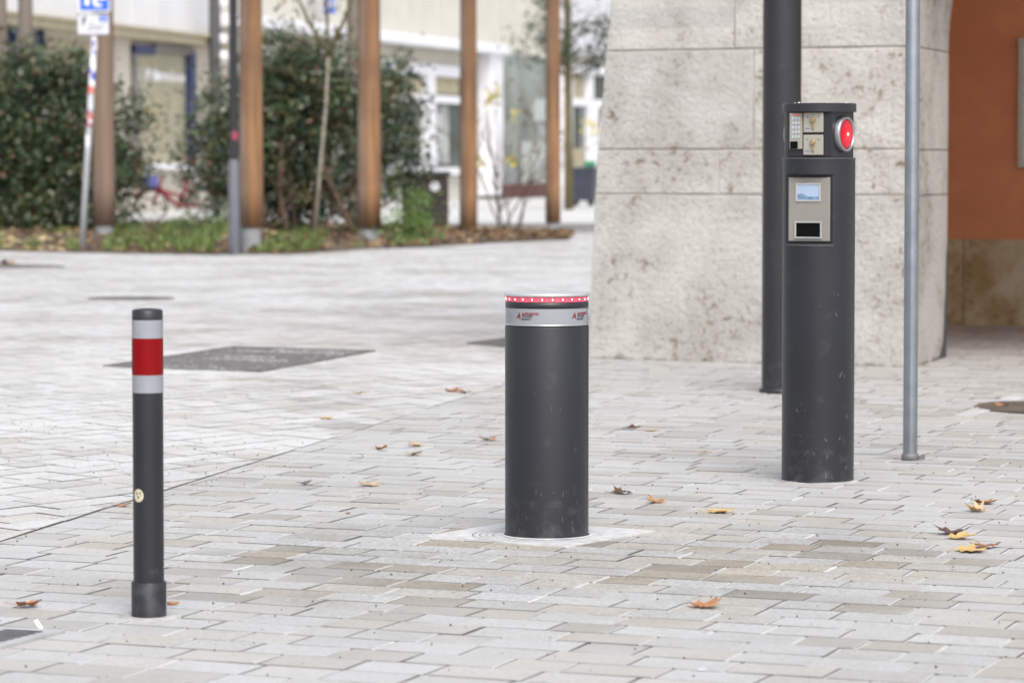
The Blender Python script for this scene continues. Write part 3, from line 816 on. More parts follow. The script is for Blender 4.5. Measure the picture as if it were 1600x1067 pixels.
# ------------------------------------------------------------------ stone arcade
P0, P1, P2 = gp(918, 560), gp(1427, 574), gp(1479, 558)
fd = (P1 - P0); fd.z = 0; W = fd.length; fd.normalize()
bd = Vector((-fd.y, fd.x, 0))                         # into the arcade
T = (P2 - P0).dot(bd); KS = ((P2 - P0).dot(fd) - W) / T      # pier depth; its inner face is splayed
def fu(px):                                            # distance along the front for a picture column
    d = ray(px, 300); t = (P0.x * fd.y - P0.y * fd.x) / (d.x * fd.y - d.y * fd.x)
    return Vector((d.x * t - P0.x, d.y * t - P0.y, 0)).dot(fd)
def fz(px, py):
    d = ray(px, py); t = (P0.x * fd.y - P0.y * fd.x) / (d.x * fd.y - d.y * fd.x)
    return HC + d.z * t
arc = empty("stone_pier", (P0.x, P0.y, 0), "pale limestone arcade pier of large rough blocks carrying an arch, behind the lamp post", "pier", rz=math.atan2(fd.y, fd.x))
# in local axes: x along the front, y into the arcade, z up
zj = [0, fz(1000, 304), fz(1000, 234.5), fz(1050, 79), 3.0, 3.6, 4.2, 5.0, 6.0]
def left_edge(z): 
    pts = [(0, 0), (1.04, .05), (1.33, .068), (1.98, .13), (2.3, .165), (3, .2), (6, .2)]
    for (a, b), (c, d) in zip(pts, pts[1:]):
        if z <= c: return b + (d - b) * (z - a) / (c - a)
    return .2
SPR, ARC = zj[3], 2.1                                   # springing height, arch radius
def right_edge(z):
    if z <= SPR: return W
    h = min(z - SPR, ARC * .999)
    return W + ARC - math.sqrt(ARC * ARC - h * h)
vert = [[], [fu(1122)], [fu(1176)], [fu(1146)], [.9], [1.5], [.8], [1.4]]
mbB = MB(); g = .0038
for i in range(len(zj) - 1):
    za, zb = zj[i] + (g if i else -.05), zj[i + 1] - g
    nz_ = 8 if zb > SPR else 1
    cuts = [None] + vert[i] + [None]
    for k in range(len(cuts) - 1):
        for s in range(nz_):
            z0 = za + (zb - za) * s / nz_; z1 = za + (zb - za) * (s + 1) / nz_
            def X(c, z, lft):
                if c is None: return left_edge(z) if lft else min(right_edge(z), W + ARC)
                return c + (g if lft else -g)
            y0 = 0.0; y1 = T
            ca = .008; KQ = KS if cuts[k + 1] is None else 0.0
            l0, l1, r0_, r1_ = X(cuts[k], z0, True), X(cuts[k], z1, True), X(cuts[k + 1], z0, False), X(cuts[k + 1], z1, False)
            bt, tp = (s == 0 and i > 0), (s == nz_ - 1)
            zz0 = z0; zz1 = z1
            vs = [(l0 + ca, y0, z0 + (ca if bt else 0)), (r0_ - ca, y0, z0 + (ca if bt else 0)), (r1_ - ca, y0, z1 - (ca if tp else 0)), (l1 + ca, y0, z1 - (ca if tp else 0)),
                  (l0, y0 + ca, z0), (r0_, y0 + ca, z0), (r1_, y0 + ca, z1), (l1, y0 + ca, z1),
                  (l0, y1, z0), (r0_ + KQ * T, y1, z0), (r1_ + KQ * T, y1, z1), (l1, y1, z1)]
            fs = [(0, 1, 2, 3), (0, 4, 5, 1), (1, 5, 6, 2), (2, 6, 7, 3), (3, 7, 4, 0), (5, 9, 10, 6), (7, 11, 8, 4), (8, 11, 10, 9)]
            if bt or i == 0: fs.append((4, 8, 9, 5))
            if tp: fs.append((6, 10, 11, 7))
            mbB.add(vs, fs)
mbB.build("blocks", MT['limestone'], arc)
mb = MB()
for i in range(12):
    z0, z1 = i * .5 - .02, (i + 1) * .5
    if z1 > SPR + ARC: z1 = 6.0
    a0_, a1_ = left_edge(z0) + .02, left_edge(z1) + .02
    b0_, b1_ = W - .02, W - .02
    mb.add([(a0_, .010, z0), (b0_, .010, z0), (b1_, .010, z1), (a1_, .010, z1), (a0_, T - .02, z0), (b0_ + KS * T, T - .02, z0), (b1_ + KS * T, T - .02, z1), (a1_, T - .02, z1)],
           [(0, 1, 2, 3), (1, 5, 6, 2), (5, 4, 7, 6), (4, 0, 3, 7)])
mb.build("mortar", MT['mortar'], arc)
# dark patch low on the pier's inner back corner, narrowing upwards
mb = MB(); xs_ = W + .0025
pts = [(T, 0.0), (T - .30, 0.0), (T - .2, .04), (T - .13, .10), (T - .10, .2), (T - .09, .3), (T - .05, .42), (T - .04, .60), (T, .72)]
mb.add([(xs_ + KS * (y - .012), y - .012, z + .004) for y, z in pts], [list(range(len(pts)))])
#mb.add([(W - .2, T + .0025, .004), (W + KS * T, T + .0025, .004), (W + KS * T, T + .0025, .7), (W - .1, T + .0025, .5)], [(0, 1, 2, 3)])
mb.build("dark_patch", mat("dark_corner_patch", (.060, .062, .070), .8, var=.4, vscale=14), arc)
# wall over the arch and the next pier (out of the picture) so the arcade is a closed, shaded place
NX = W + 2 * ARC
mb = MB(); n = 20
for k in range(n):
    x0, x1 = W + 2 * ARC * k / n + 1e-4, W + 2 * ARC * (k + 1) / n
    if (x0 + x1) / 2 < W + ARC: continue
    h = lambda x: SPR + math.sqrt(max(0, ARC ** 2 - (x - W - ARC) ** 2))
    mb.add([(x0, 0, h(x0)), (x1, 0, h(x1)), (x1, 0, 6), (x0, 0, 6), (x0 + KS * T, T, h(x0)), (x1 + KS * T, T, h(x1)), (x1 + KS * T, T, 6), (x0 + KS * T, T, 6)],
           [(0, 1, 2, 3), (5, 4, 7, 6), (0, 4, 5, 1), (3, 2, 6, 7)])
mb.box(NX, NX + 1.6, 0, T, -.05, 6)
mb.build("far_haunch", MT['limestone'], arc)
# arcade back wall
OW = gp(1480, 507)
dist = Vector((OW.x - P0.x, OW.y - P0.y, 0)).dot(bd)
uo = Vector((OW.x - P0.x, OW.y - P0.y, 0)).dot(fd)
aw = empty("arcade_wall", (P0.x, P0.y, 0), "orange plastered back wall of the arcade above a brown stone base", "wall", rz=math.atan2(fd.y, fd.x))
wz = .655
mb = MB(); mb.box(-1.4, 9, dist, dist + .3, wz, 4.2); mb.build("plaster", MT['plaster'], aw)
mb = MB()
u = -1.4
while u < 9:
    w_ = rnd.uniform(.5, .8); mb.box(u + .003, u + w_ - .003, dist - .03, dist + .27, -.05, wz, c=.006); u += w_
mb.build("stone_base", MT['wainscot'], aw)
mb = MB(); mb.prism([(.1, T + .004), (9, T + .004), (9, dist + .3), (-1.4, dist + .3)], 4.2, 4.4); mb.build("ceiling", MT['panel_white'], aw)
mb = MB(); mb.box(-1.4, 9, dist, dist + .3, 4.4, 6.0); mb.build("upper_wall", MT['plaster'], aw)
mb = MB(); mb.prism([(.12, T + .003), (.27, T + .003), (-1.15, dist - .04), (-1.30, dist - .04)], -.05, 4.2); mb.build("added_end_wall", MT['plaster'], aw)  # unseen wall added to keep light off the back wall
# the arcade's far right end stays open
nb = gp(1480, 507)
def wallpt(px, py):
    d = ray(px, py); q0 = Vector((P0.x, P0.y, 0)) + bd * dist
    t = (q0.x * fd.y - q0.y * fd.x) / (d.x * fd.y - d.y * fd.x)
    return Vector((d.x * t - P0.x, d.y * t - P0.y, 0)).dot(fd), HC + d.z * t
u0n, z0n = wallpt(1592, 262); _, z1n = wallpt(1592, 60)
nbo = empty("notice_board", Vector((P0.x, P0.y, 0)) + fd * u0n + bd * dist, "pale framed board hanging on the orange arcade wall at the right edge", "notice board", rz=math.atan2(fd.y, fd.x))
mb = MB(); mb.box(0, .05, -.045, -.001, z0n, z1n, c=.004); mb.box(.75, .8, -.045, -.001, z0n, z1n, c=.004)
mb.box(.05, .75, -.045, -.001, z1n - .05, z1n, c=.004); mb.box(.05, .75, -.045, -.001, z0n, z0n + .05, c=.004)
mb.build("frame", mat("pale_board_frame", (.55, .54, .48), .5, var=.05), nbo)
mb = MB(); mb.box(.05, .75, -.025, -.002, z0n + .05, z1n - .05); mb.build("panel", mat("pale_board_panel", (.60, .59, .54), .6, var=.08), nbo)

# ------------------------------------------------------------------ covers and drains in the paving
def quad_cover(name, pts, label, cat, mats, rows):
    c = sum(pts, Vector((0, 0, 0))) / 4
    root = empty(name, (c.x, c.y, 0), label, cat)
    q = [Vector((p.x - c.x, p.y - c.y, 0)) for p in pts]
    def bil(u, v): return (q[0] * (1 - u) + q[1] * u) * (1 - v) + (q[3] * (1 - u) + q[2] * u) * v
    mb = MB()
    mb.add([(p.x, p.y, .004) for p in q] + [(p.x, p.y, -.02) for p in q], [(0, 1, 2, 3), (0, 4, 5, 1), (1, 5, 6, 2), (2, 6, 7, 3), (3, 7, 4, 0)])
    mb.build("cover", mats[0], root)
    mb = MB()
    for a, b, cc, d in ((0, 1, 0, .03), (0, 1, .97, 1), (0, .015, .03, .97), (.985, 1, .03, .97)):
        v = [bil(a, cc), bil(b, cc), bil(b, d), bil(a, d)]
        mb.add([(p.x, p.y, .0085) for p in v] + [(p.x, p.y, .004) for p in v], [(0, 1, 2, 3), (0, 4, 5, 1), (1, 5, 6, 2), (2, 6, 7, 3), (3, 7, 4, 0)])
    mb.build("frame", mats[1], root)
    if rows:
        mb = MB()
        for (v0, u0, u1) in rows:
            u = u0
            while u < u1:
                w_ = rnd.uniform(.012, .03); pv = v0 + rnd.uniform(-.008, .008)
                v = [bil(u, pv), bil(u + w_, pv), bil(u + w_, pv + .03), bil(u, pv + .03)]
                mb.add([(p.x, p.y, .0052 + rnd.random() * .0004) for p in v], [(0, 1, 2, 3)]); u += w_ + rnd.uniform(.004, .02)
        for _ in range(420):
            u, v0 = rnd.uniform(.03, .97), rnd.uniform(.05, .95)
            if mnoise.noise(Vector((u * 5, v0 * 7, 2))) < -.05: continue
            du, dv_ = rnd.uniform(.003, .009), rnd.uniform(.008, .02)
            v = [bil(u, v0), bil(u + du, v0), bil(u + du, v0 + dv_), bil(u, v0 + dv_)]
            mb.add([(p.x, p.y, .0058 + rnd.random() * .0004) for p in v], [(0, 1, 2, 3)])
        tag(mb.build("pale_marks", mat("worn_pale_marks", (.62, .62, .62), .9), root), kind="stuff")
    return root
L_, T_, R_, B_ = gp(160, 573), gp(365, 542.5), gp(587, 549), gp(408, 581.5)
quad_cover("manhole_cover", [L_, B_, R_, T_], "large diamond-lying dark grey cover with pale worn marks in the plaza behind the striped post", "manhole cover",
           (MT['castiron'], MT['castiron']), [(.03, .2, .8), (.42, .28, .80), (.55, .3, .62), (.8, .2, .9), (.9, .35, .9)])
a_, b_, c_, d_ = gp(728, 537), gp(795, 543), gp(880, 534), gp(812, 527.5)
quad_cover("manhole_cover", [a_, b_, c_, d_], "dark square cover half hidden behind the thick bollard", "manhole cover", (MT['castiron'], MT['castiron']), None)
def round_cover(px, py, r, label):
    c = gp(px, py); root = empty("manhole_cover", (c.x, c.y, 0), label, "manhole cover")
    mb = MB(); mb.lathe([(r, -.01), (r, .004), (r - .02, .006)], 40, cap0=False, cap1=False); mb.lathe([(r - .02, .003), (.001, .0035)], 40, cap0=False, cap1=False)
    mb.build("cover", MT['castiron'], root)
    mb = MB()
    for k in range(5):
        rr_ = (r - .04) * (k + 1) / 5.5; mb.lathe([(rr_, .0055), (rr_ + .02, .0055)], 40, cap0=False, cap1=False)
    mb.build("rib_pattern", MT['castiron'], root)
round_cover(205, 466.5, .40, "round dark manhole cover lying far back in the plaza above the striped post's top")
round_cover(20, 417, .62, "round dark manhole cover near the planting bed at the left edge, leaves at its rim")
# slotted gully grate, left front
c = gp(-36, 996)
root = empty("drain_grate", (c.x, c.y, 0), "slotted steel gully grate in the paving at the front left edge", "drain", rz=R(-22))
mb = MB(); mb.box(-.16, .16, -.15, .15, -.02, .0025); mb.build("gully", MT['black'], root)
mb = MB()
for a, b, c2_, d in ((-.17, .17, .135, .165), (-.17, .17, -.165, -.135), (-.17, -.14, -.135, .135), (.14, .17, -.135, .135)): mb.box(a, b, c2_, d, -.012, .009, c=.001)
mb.box(-.14, .14, -.135, .135, -.012, .0086)
mb.box(-.012, .012, -.135, .135, -.012, .0085, c=.001)
mb.build("grate", mat("dusty_steel_grate", (.42, .42, .42), .55, metal=.3, var=.2), root)
mb = MB()
for k in range(7):
    for x0, x1 in ((-.132, -.018), (.018, .132)): mb.box(x0, x1, -.120 + k * .036, -.100 + k * .036, .0087, .0093)
mb.build("slot_shade_inlays", MT['black'], root)  # shade inside the slots painted as thin black inlays
# earth patch with kerb line at the right edge
c = gp(1612, 637)
root = empty("tree_pit", (c.x, c.y, 0), "low round pit of dark soil and dead leaves in the paving at the right edge", "tree pit")
mb = MB(); n = 32
vs = [(0, 0, .010)] + [(.45 * (1 + .05 * math.sin(3 * k)) * math.cos(2 * math.pi * k / n) * .62, .45 * math.sin(2 * math.pi * k / n), .0045) for k in range(n)]
mb.add(vs, [(0, 1 + k, 1 + (k + 1) % n) for k in range(n)], 0, True)
mb.build("soil", MT['soil'], root)
mb = MB()
a_, b_ = gp(1508, 650) - c, gp(1600, 617) - c; dv = (b_ - a_).normalized(); nv = Vector((-dv.y, dv.x, 0)) * .05
mb.add([(*(a_ + nv)[:2], .0045), (*(a_ - nv)[:2], .0045), (*(b_ - nv)[:2], .0045), (*(b_ + nv)[:2], .0045), (*(a_ + nv)[:2], -.01), (*(a_ - nv)[:2], -.01), (*(b_ - nv)[:2], -.01), (*(b_ + nv)[:2], -.01)],
       [(0, 1, 2, 3), (0, 4, 5, 1), (1, 5, 6, 2), (2, 6, 7, 3), (3, 7, 4, 0)])
mb.build("edging", MT['sand_edge'], root)

# ------------------------------------------------------------------ fallen leaves, each one its own thing
LOBE = [(0, -.10), (.10, -.16), (.32, -.22), (.26, -.06), (.52, .02), (.36, .12), (.46, .34), (.22, .26), (.16, .42), (.0, .62),
        (-.16, .42), (-.22, .26), (-.46, .34), (-.36, .12), (-.52, .02), (-.26, -.06), (-.32, -.22), (-.10, -.16)]
def fallen_leaf(px, py, width, material, label, curl=.5, seed=0, squash=1.0, cat="leaf", lift=.0):
    rr = random.Random(seed * 13 + 5); c = gp(px, py)
    mb = MB(); cx, cy = 0, .08
    ca, cb = rr.uniform(.6, 1.6) * curl, rr.uniform(-.8, 1.6) * curl
    cd = rr.uniform(0, 3.14); tw = rr.uniform(-.6, .6) * curl
    def bend(x, y):
        x *= width; y *= width * squash
        u = x * math.cos(cd) + y * math.sin(cd); v = -x * math.sin(cd) + y * math.cos(cd)
        z = (ca * u * u + cb * v * v * .6 + tw * u * v) / width * .80 + .009 * mnoise.noise(Vector((x * 45, y * 45, seed * 3.1)))
        return Vector((x, y, z))
    rings = [1.0, .66, .33]; vs = []; n = len(LOBE)
    lobe = [(x * rr.uniform(.78, 1.15), y * rr.uniform(.78, 1.15)) for x, y in LOBE]
    for f in rings:
        for (x, y) in lobe: vs.append(bend(cx + (x - cx) * f, cy + (y - cy) * f))
    vs.append(bend(cx, cy)); fs = []
    for i in range(2):
        for k in range(n):
            k2 = (k + 1) % n; fs.append((i * n + k, i * n + k2, (i + 1) * n + k2, (i + 1) * n + k))
    fs += [(2 * n + k, 2 * n + (k + 1) % n, 3 * n) for k in range(n)]
    rz = rr.uniform(0, 6.283)
    zmin = min(v.z for v in vs)
    Mx = Matrix.Rotation(rz, 4, 'Z')
    mb.add([Mx @ Vector((v.x, v.y, v.z - zmin + .0025)) for v in vs], fs, 0, True)
    p0 = bend(0, -.1); pts = [Mx @ Vector((p0.x, p0.y, p0.z - zmin + .003)), Mx @ Vector((p0.x + .02 * width, p0.y - .25 * width, .006)), Mx @ Vector((p0.x + .1 * width, p0.y - .5 * width, .004 + .08 * width))]
    mb.tube(pts, [.0014, .0011, .0009], 5)
    o = mb.build("fallen_leaf", material, None, (c.x, c.y, lift))
    return tag(o, label, cat, "fallen leaves on the paving")
FL = [
 (37, 948, .075, 'fall_orange', "curled orange brown leaf on the paving at the far left, above a white paper scrap", 1.1),
 (190, 791.5, .050, 'fall_orange', "small reddish leaf on the long dark joint, just left of the striped post", .5),
 (476, 757, .045, 'fall_grey', "small grey shrivelled leaf right of the striped post, with nothing beside it", .9),
 (543, 803, .022, 'fall_brown', "tiny brown leaf scrap on the paving between the striped post and the thick bollard", .8),
 (580, 758.5, .085, 'fall_tan', "pale tan flat leaf left of the thick bollard, at half its height in the picture", .25),
 (593, 703.5, .060, 'fall_orange', "pinkish brown curled leaf, leftmost of the group of three left of the thick bollard", 1.0),
 (652, 697.5, .075, 'fall_tan', "brown and yellow leaf, farthest of the group of three left of the thick bollard", .6),
 (643, 711.5, .075, 'fall_yellow', "golden yellow leaf, nearest of the group of three left of the thick bollard", .5),
 (507, 654.5, .075, 'fall_yellow', "blurred yellow leaf in the plaza beyond the end of the dark joint", .3),
 (563, 615, .065, 'fall_tan', "faint tan leaf farthest back in the plaza, below the diamond cover", .3),
 (702, 612, .100, 'fall_orange', "orange leaf of a touching pair behind and left of the thick bollard", .7),
 (728, 614.5, .085, 'fall_brown', "darker brown leaf of a touching pair behind and left of the thick bollard", .5),
 (762, 688, .085, 'fall_orange', "wavy orange leaf close to the left side of the thick bollard", .8),
 (985, 670, .085, 'fall_brown', "upturned brown leaf of the pair right of the thick bollard, below the pier", .9),
 (1013, 673, .075, 'fall_tan', "tan leaf of the pair right of the thick bollard, below the pier", .5),
 (967, 771, .085, 'fall_dark', "dark shrivelled brown leaf just right of the thick bollard", 1.0),
 (1026, 786, .065, 'fall_orange', "orange brown curled leaf between the thick bollard and a yellow leaf", .8),
 (1117, 801, .095, 'fall_yellow', "long yellow leaf on the paving midway between bollard and access column", .35),
 (1098, 709, .045, 'fall_yellow', "small pale yellow leaf left of the access column's foot", .2),
 (1096, 949, .095, 'fall_orange', "orange leaf alone in the front of the paving, between thick bollard and right edge", .7),
 (1535, 787, .080, 'fall_orange', "folded tan and orange leaf, farthest of the cluster at the right edge", .6),
 (1529, 800, .075, 'fall_tan', "arched tan leaf below the farthest one of the right-hand cluster", 1.2),
 (1490, 835, .105, 'fall_dark', "dark crumpled leaf lying over a yellow one in the right-hand cluster", 1.2),
 (1499, 842, .090, 'fall_yellow', "yellow leaf tucked under the dark crumpled leaf at the right", .4),
 (1538, 855, .085, 'fall_brown', "dark red brown flat leaf, rightmost and near in the right-hand cluster", .4),
 (1508, 862, .120, 'fall_yellow', "large yellow spread leaf, nearest of the right-hand cluster", .35),
 (1567, 635, .085, 'fall_orange', "bright orange leaf at the rim of the soil pit by the right edge", .9),
 (6, 413, .20, 'fall_brown', "red brown leaf by the far round cover at the left edge", .9),
 (19, 413.5, .16, 'fall_orange', "orange leaf by the far round cover at the left edge, right of a brown one", .9),
]
for i, (px, py, w, m_, lab, cu) in enumerate(FL):
    fallen_leaf(px, py, w * 1.22, MT[m_], lab, cu, i + 1)
c = gp(268, 945); mb = MB()
mb.tube([(-.012, 0, .006), (.006, -.003, .006), (.020, -.001, .007)], [.0045, .005, .003], 7)
tag(mb.build("twig", MT['fall_orange'], None, (c.x, c.y, 0)), "short brown twig stub lying right of the striped post's foot", "twig")
c = gp(60, 984); mb = MB()
mb.add([(-.012, .009, .025), (-.002, .011, .027), (.013, -.006, .005), (.003, -.009, .0035)], [(0, 1, 2, 3)], M=Matrix.Rotation(R(8), 4, 'Z'))
mb.add([(-.012, .0095, .025), (-.002, .0115, .027), (.013, -.0055, .005), (.003, -.0085, .0035)], [(3, 2, 1, 0)], M=Matrix.Rotation(R(8), 4, 'Z'))
o = mb.build("paper_scrap", MT['paper'], None, (c.x, c.y, 0))
tag(o, "narrow white paper strip on the paving beside the gully grate", "litter")
c = gp(1096, 1048); mb = MB()
mb.add([(-.008, -.004, .003), (.009, -.005, .004), (.010, .003, .007), (.001, .007, .005), (-.008, .004, .006), (0, 0, .004)], [(0, 1, 5), (1, 2, 5), (2, 3, 5), (3, 4, 5), (4, 0, 5)])
tag(mb.build("paper_scrap", MT['signgrey'], None, (c.x, c.y, 0)), "tiny crumpled pale scrap at the bottom of the paving, right of centre", "litter")
# grit
mb = MB(); rg = random.Random(21)
for _ in range(520):
    px, py = rg.uniform(-30, 1630), 560 + 500 * rg.random() ** .8
    if rg.random() < .4: px = rg.uniform(0, 480); py = rg.uniform(600, 760)
    c = gp(px, py); s = rg.uniform(.0015, .0048)
    vs = [(c.x + s * rg.uniform(.6, 1.5) * dx, c.y + s * rg.uniform(.6, 1.5) * dy, .0012 + s * dz) for dx, dy, dz in ((1, 0, 0), (-.5, .8, 0), (-.5, -.8, 0), (0, 0, 1.3))]
    mb.add(vs, [(0, 1, 3), (1, 2, 3), (2, 0, 3)])
tag(mb.build("grit", MT['grit']), "scattered dark crumbs of grit on the paving", "grit", kind="stuff")

# ------------------------------------------------------------------ planting bed
front = [(-120, 392), (0, 393), (130, 396), (350, 399), (470, 398), (560, 391), (660, 387), (760, 381), (890, 374.5)]
back = [(-120, 352), (120, 351), (300, 351), (470, 352), (600, 356), (700, 361), (800, 366), (905, 372)]
fp_ = [gp(*p) for p in front]; bp_ = [gp(*p) for p in back]
def pl_at(pts, x):
    for a, b in zip(pts, pts[1:]):
        if x <= b[0]: 
            t = (x - a[0]) / (b[0] - a[0]); return a[1] + (b[1] - a[1]) * t
    return pts[-1][1]
mb = MB(); NX_, NY_ = 60, 12; vs = []
for i in range(NX_ + 1):
    px = -120 + (890 + 120) * i / NX_
    a, b = gp(px, pl_at(front, px)), gp(px, pl_at(back, px))
    for k in range(NY_ + 1):
        t = k / NY_; p = a.lerp(b, t)
        h = .012 + .10 * math.sin(math.pi * t) ** .5 + (.05 * mnoise.noise(Vector((p.x * 1.3, p.y * 1.3, 0))) if 0 < k < NY_ else 0)
        vs.append((p.x, p.y, h if 0 < k < NY_ else -.01))
mb.add(vs, [(i * (NY_ + 1) + k, (i + 1) * (NY_ + 1) + k, (i + 1) * (NY_ + 1) + k + 1, i * (NY_ + 1) + k + 1) for i in range(NX_) for k in range(NY_)], 0, True)
tag(mb.build("soil_bed", MT['soil']), kind="structure")
def blade(mb, p, h, w, lean, mi=0):
    dx, dy = lean; a = rnd.uniform(0, 3.14); wx, wy = w * math.cos(a), w * math.sin(a)
    mb.add([(p.x - wx, p.y - wy, p.z), (p.x + wx, p.y + wy, p.z), (p.x + dx * .5 + wx * .7, p.y + dy * .5 + wy * .7, p.z + h * .65), (p.x + dx * .5 - wx * .7, p.y + dy * .5 - wy * .7, p.z + h * .65), (p.x + dx, p.y + dy, p.z + h)],
           [(0, 1, 2, 3), (3, 2, 4)], mi)
def bed_pt(px, t):
    a, b = gp(px, pl_at(front, px)), gp(px, pl_at(back, px)); p = a.lerp(b, t); p.z = .04 + .07 * math.sin(math.pi * t); return p
mb = MB()
for _ in range(9000):
    px = rnd.uniform(-110, 680); t = rnd.random() ** 1.6 * .75 + .01
    if px > 560 and rnd.random() < .6: continue
    if mnoise.noise(Vector((px * .018, t * 2.2, 1))) < -.05: continue
    p = bed_pt(px, t); clump = 1 + .9 * max(0, mnoise.noise(Vector((px * .03, t * 3, 4))))
    tall = 1.7 if 255 < px < 380 else 1.0
    blade(mb, p, rnd.uniform(.03, .12) * clump * tall, rnd.uniform(.010, .022), (rnd.uniform(-.1, .1), rnd.uniform(-.1, .1)))
tag(mb.build("ground_cover", MT['grass']), "green grass and weeds growing along the planting bed", "ground cover", kind="stuff")
mb = MB()
for _ in range(5200):
    px = rnd.uniform(-115, 895); t = rnd.random() ** 1.3 * .9
    p = bed_pt(px, t); p.z = (.03 if t < .05 else p.z) + rnd.uniform(0, .06)
    s = rnd.uniform(.03, .075); a = rnd.uniform(0, 6.28); q = Matrix.Rotation(a, 3, 'Z') @ Matrix.Rotation(rnd.uniform(-.8, .8), 3, 'X')
    mb.add([tuple(p + q @ Vector(v)) for v in ((-s, 0, 0), (0, -s * .6, 0), (s, 0, .01), (0, s * .6, 0))], [(0, 1, 2, 3)], 1 if (px < 120 and t < .25) or rnd.random() < .12 else 0)
tag(mb.build("leaf_litter", [MT['litter'], MT['straw']]), "brown dead leaves and dry straw lying in the planting bed", "leaf litter", kind="stuff")

# ------------------------------------------------------------------ shrubs and trees
def leaf_q(mb, p, s, rr, mi=0, asp=.42):
    d = Vector((rr.gauss(0, 1), rr.gauss(0, 1), rr.gauss(.1, .8))).normalized()
    n = d.cross(Vector((rr.gauss(0, 1), rr.gauss(0, 1), rr.gauss(0, 1)))).normalized(); m_ = d.cross(n)
    w = s * asp
    a, b = p - d * s * .5, p + d * s * .5
    c1_, c2_ = p + n * w * .5 + m_ * w * .12, p - n * w * .5 + m_ * w * .12
    mb.add([tuple(a), tuple(c1_), tuple(b), tuple(c2_)], [(0, 1, 2), (0, 2, 3)], mi)
def bush(name, base, blobs, nleaf, mats, weights, label, cat, stems, lsize, seed, group=None, stem_mat='bark', sprigs=0):
    """foliage in many small clumps spread over the blobs' shells; stems are tapered curved limbs from the ground"""
    rr = random.Random(seed); root = empty(name, base, label, cat, group)
    mb = MB(); vol = [b[1].x * b[1].y * b[1].z for b in blobs]
    tips = []
    ncl = nleaf // 26
    for _ in range(ncl):
        c, ra = rr.choices(blobs, vol)[0]
        d = Vector((rr.gauss(0, 1), rr.gauss(0, 1), rr.gauss(0, 1))).normalized()
        k = rr.random() ** .45
        shoot = rr.random() < .22
        if shoot: k = rr.uniform(1.0, 1.32)
        p = c + Vector((d.x * ra.x, d.y * ra.y, d.z * ra.z)) * k
        if mnoise.noise(p * 1.5 + Vector((seed, 0, 0))) < -.36: continue
        if p.z < .12: continue
        tips.append(p); top = (p.z - c.z) / ra.z
        cs = rr.uniform(.05, .10) if shoot else rr.uniform(.08, .26)
        w = list(weights)
        if top > .45 and len(w) > 2: w[2] *= 5; w[1] *= 2
        mi = rr.choices(range(len(mats)), w)[0]
        for _ in range(rr.randint(5, 12) if shoot else rr.randint(16, 34)):
            q = p + Vector((rr.gauss(0, cs), rr.gauss(0, cs), rr.gauss(0, cs * .8)))
            leaf_q(mb, q, lsize * rr.uniform(.6, 1.25), rr, mi if rr.random() < .8 else rr.randrange(len(mats)))
    mb.build("foliage", mats, root)
    for (a, b, r) in stems:
        a, b = Vector(a), Vector(b); mid = a.lerp(b, .5) + Vector((rr.uniform(-.12, .12), rr.uniform(-.1, .1), 0))
        m2 = MB(); m2.tube([a, a.lerp(mid, .5), mid, mid.lerp(b, .6), b], [r, r * .9, r * .75, r * .6, r * .35], 8)
        for _ in range(sprigs):
            t = rr.uniform(.3, 1); p = a.lerp(b, t)
            e = p + Vector((rr.uniform(-.5, .5), rr.uniform(-.4, .4), rr.uniform(.1, .6)))
            m2.tube([p, p.lerp(e, .5) + Vector((0, 0, .04)), e], [r * .45, r * .3, r * .15], 6)
        m2.build("stem", MT[stem_mat], root)
    return root
V = Vector
def ell(px, py, D, rx, ry, rz, b):
    p = at(px, py, D) - b; return (p, V((rx, ry, rz)))
LM = [MT['leaf_dark'], MT['leaf_mid'], MT['leaf_red']]
D1 = 59.0
b1 = V((at(70, 350, D1).x, D1, 0))
bl = [ell(60, 215, D1, 1.25, 1.0, 1.25, b1), ell(5, 190, D1, 1.0, .9, 1.25, b1), ell(150, 240, D1, .75, .8, 1.2, b1), ell(-70, 230, D1 - .5, .9, .8, 1.2, b1), ell(60, 300, D1, 1.5, .9, .75, b1), ell(205, 260, D1 + .6, .42, .6, .95, b1), ell(120, 130, D1, .7, .6, .55, b1), ell(60, 345, D1 - .4, 1.9, .6, .35, b1), ell(50, 120, D1, 1.2, .7, .5, b1), ell(200, 200, D1 + .6, .35, .5, .7, b1)]
bush("laurel_bush", b1, bl, 34000, LM, (6, 3, .12), "large dark glossy evergreen bush at the left, behind the blue traffic sign", "bush",
     [((0, 0, 0), (-.4, 0, 1.8), .05), ((.2, .1, 0), (.7, .2, 1.8), .05), ((-.3, 0, 0), (-1.1, 0, 1.6), .045), ((.5, -.2, 0), (1.3, 0, 1.5), .04)], .13, 11, "evergreen bushes in the planting bed")
D2 = 56.6
b2 = V((at(475, 370, D2).x, D2, 0))
bl = [ell(470, 200, D2, 1.15, .9, 1.2, b2), ell(520, 150, D2, 1.1, .8, .85, b2), ell(610, 205, D2 + .3, .55, .6, 1.15, b2), ell(440, 150, D2, .9, .8, .75, b2), ell(380, 230, D2, .8, .8, 1.2, b2), ell(330, 240, D2 + .8, .42, .6, 1.25, b2), ell(470, 300, D2 + .3, 1.35, .7, .6, b2), ell(630, 260, D2 + .6, .3, .4, .8, b2), ell(480, 100, D2, 1.0, .7, .45, b2), ell(420, 75, D2, .4, .5, .4, b2)]
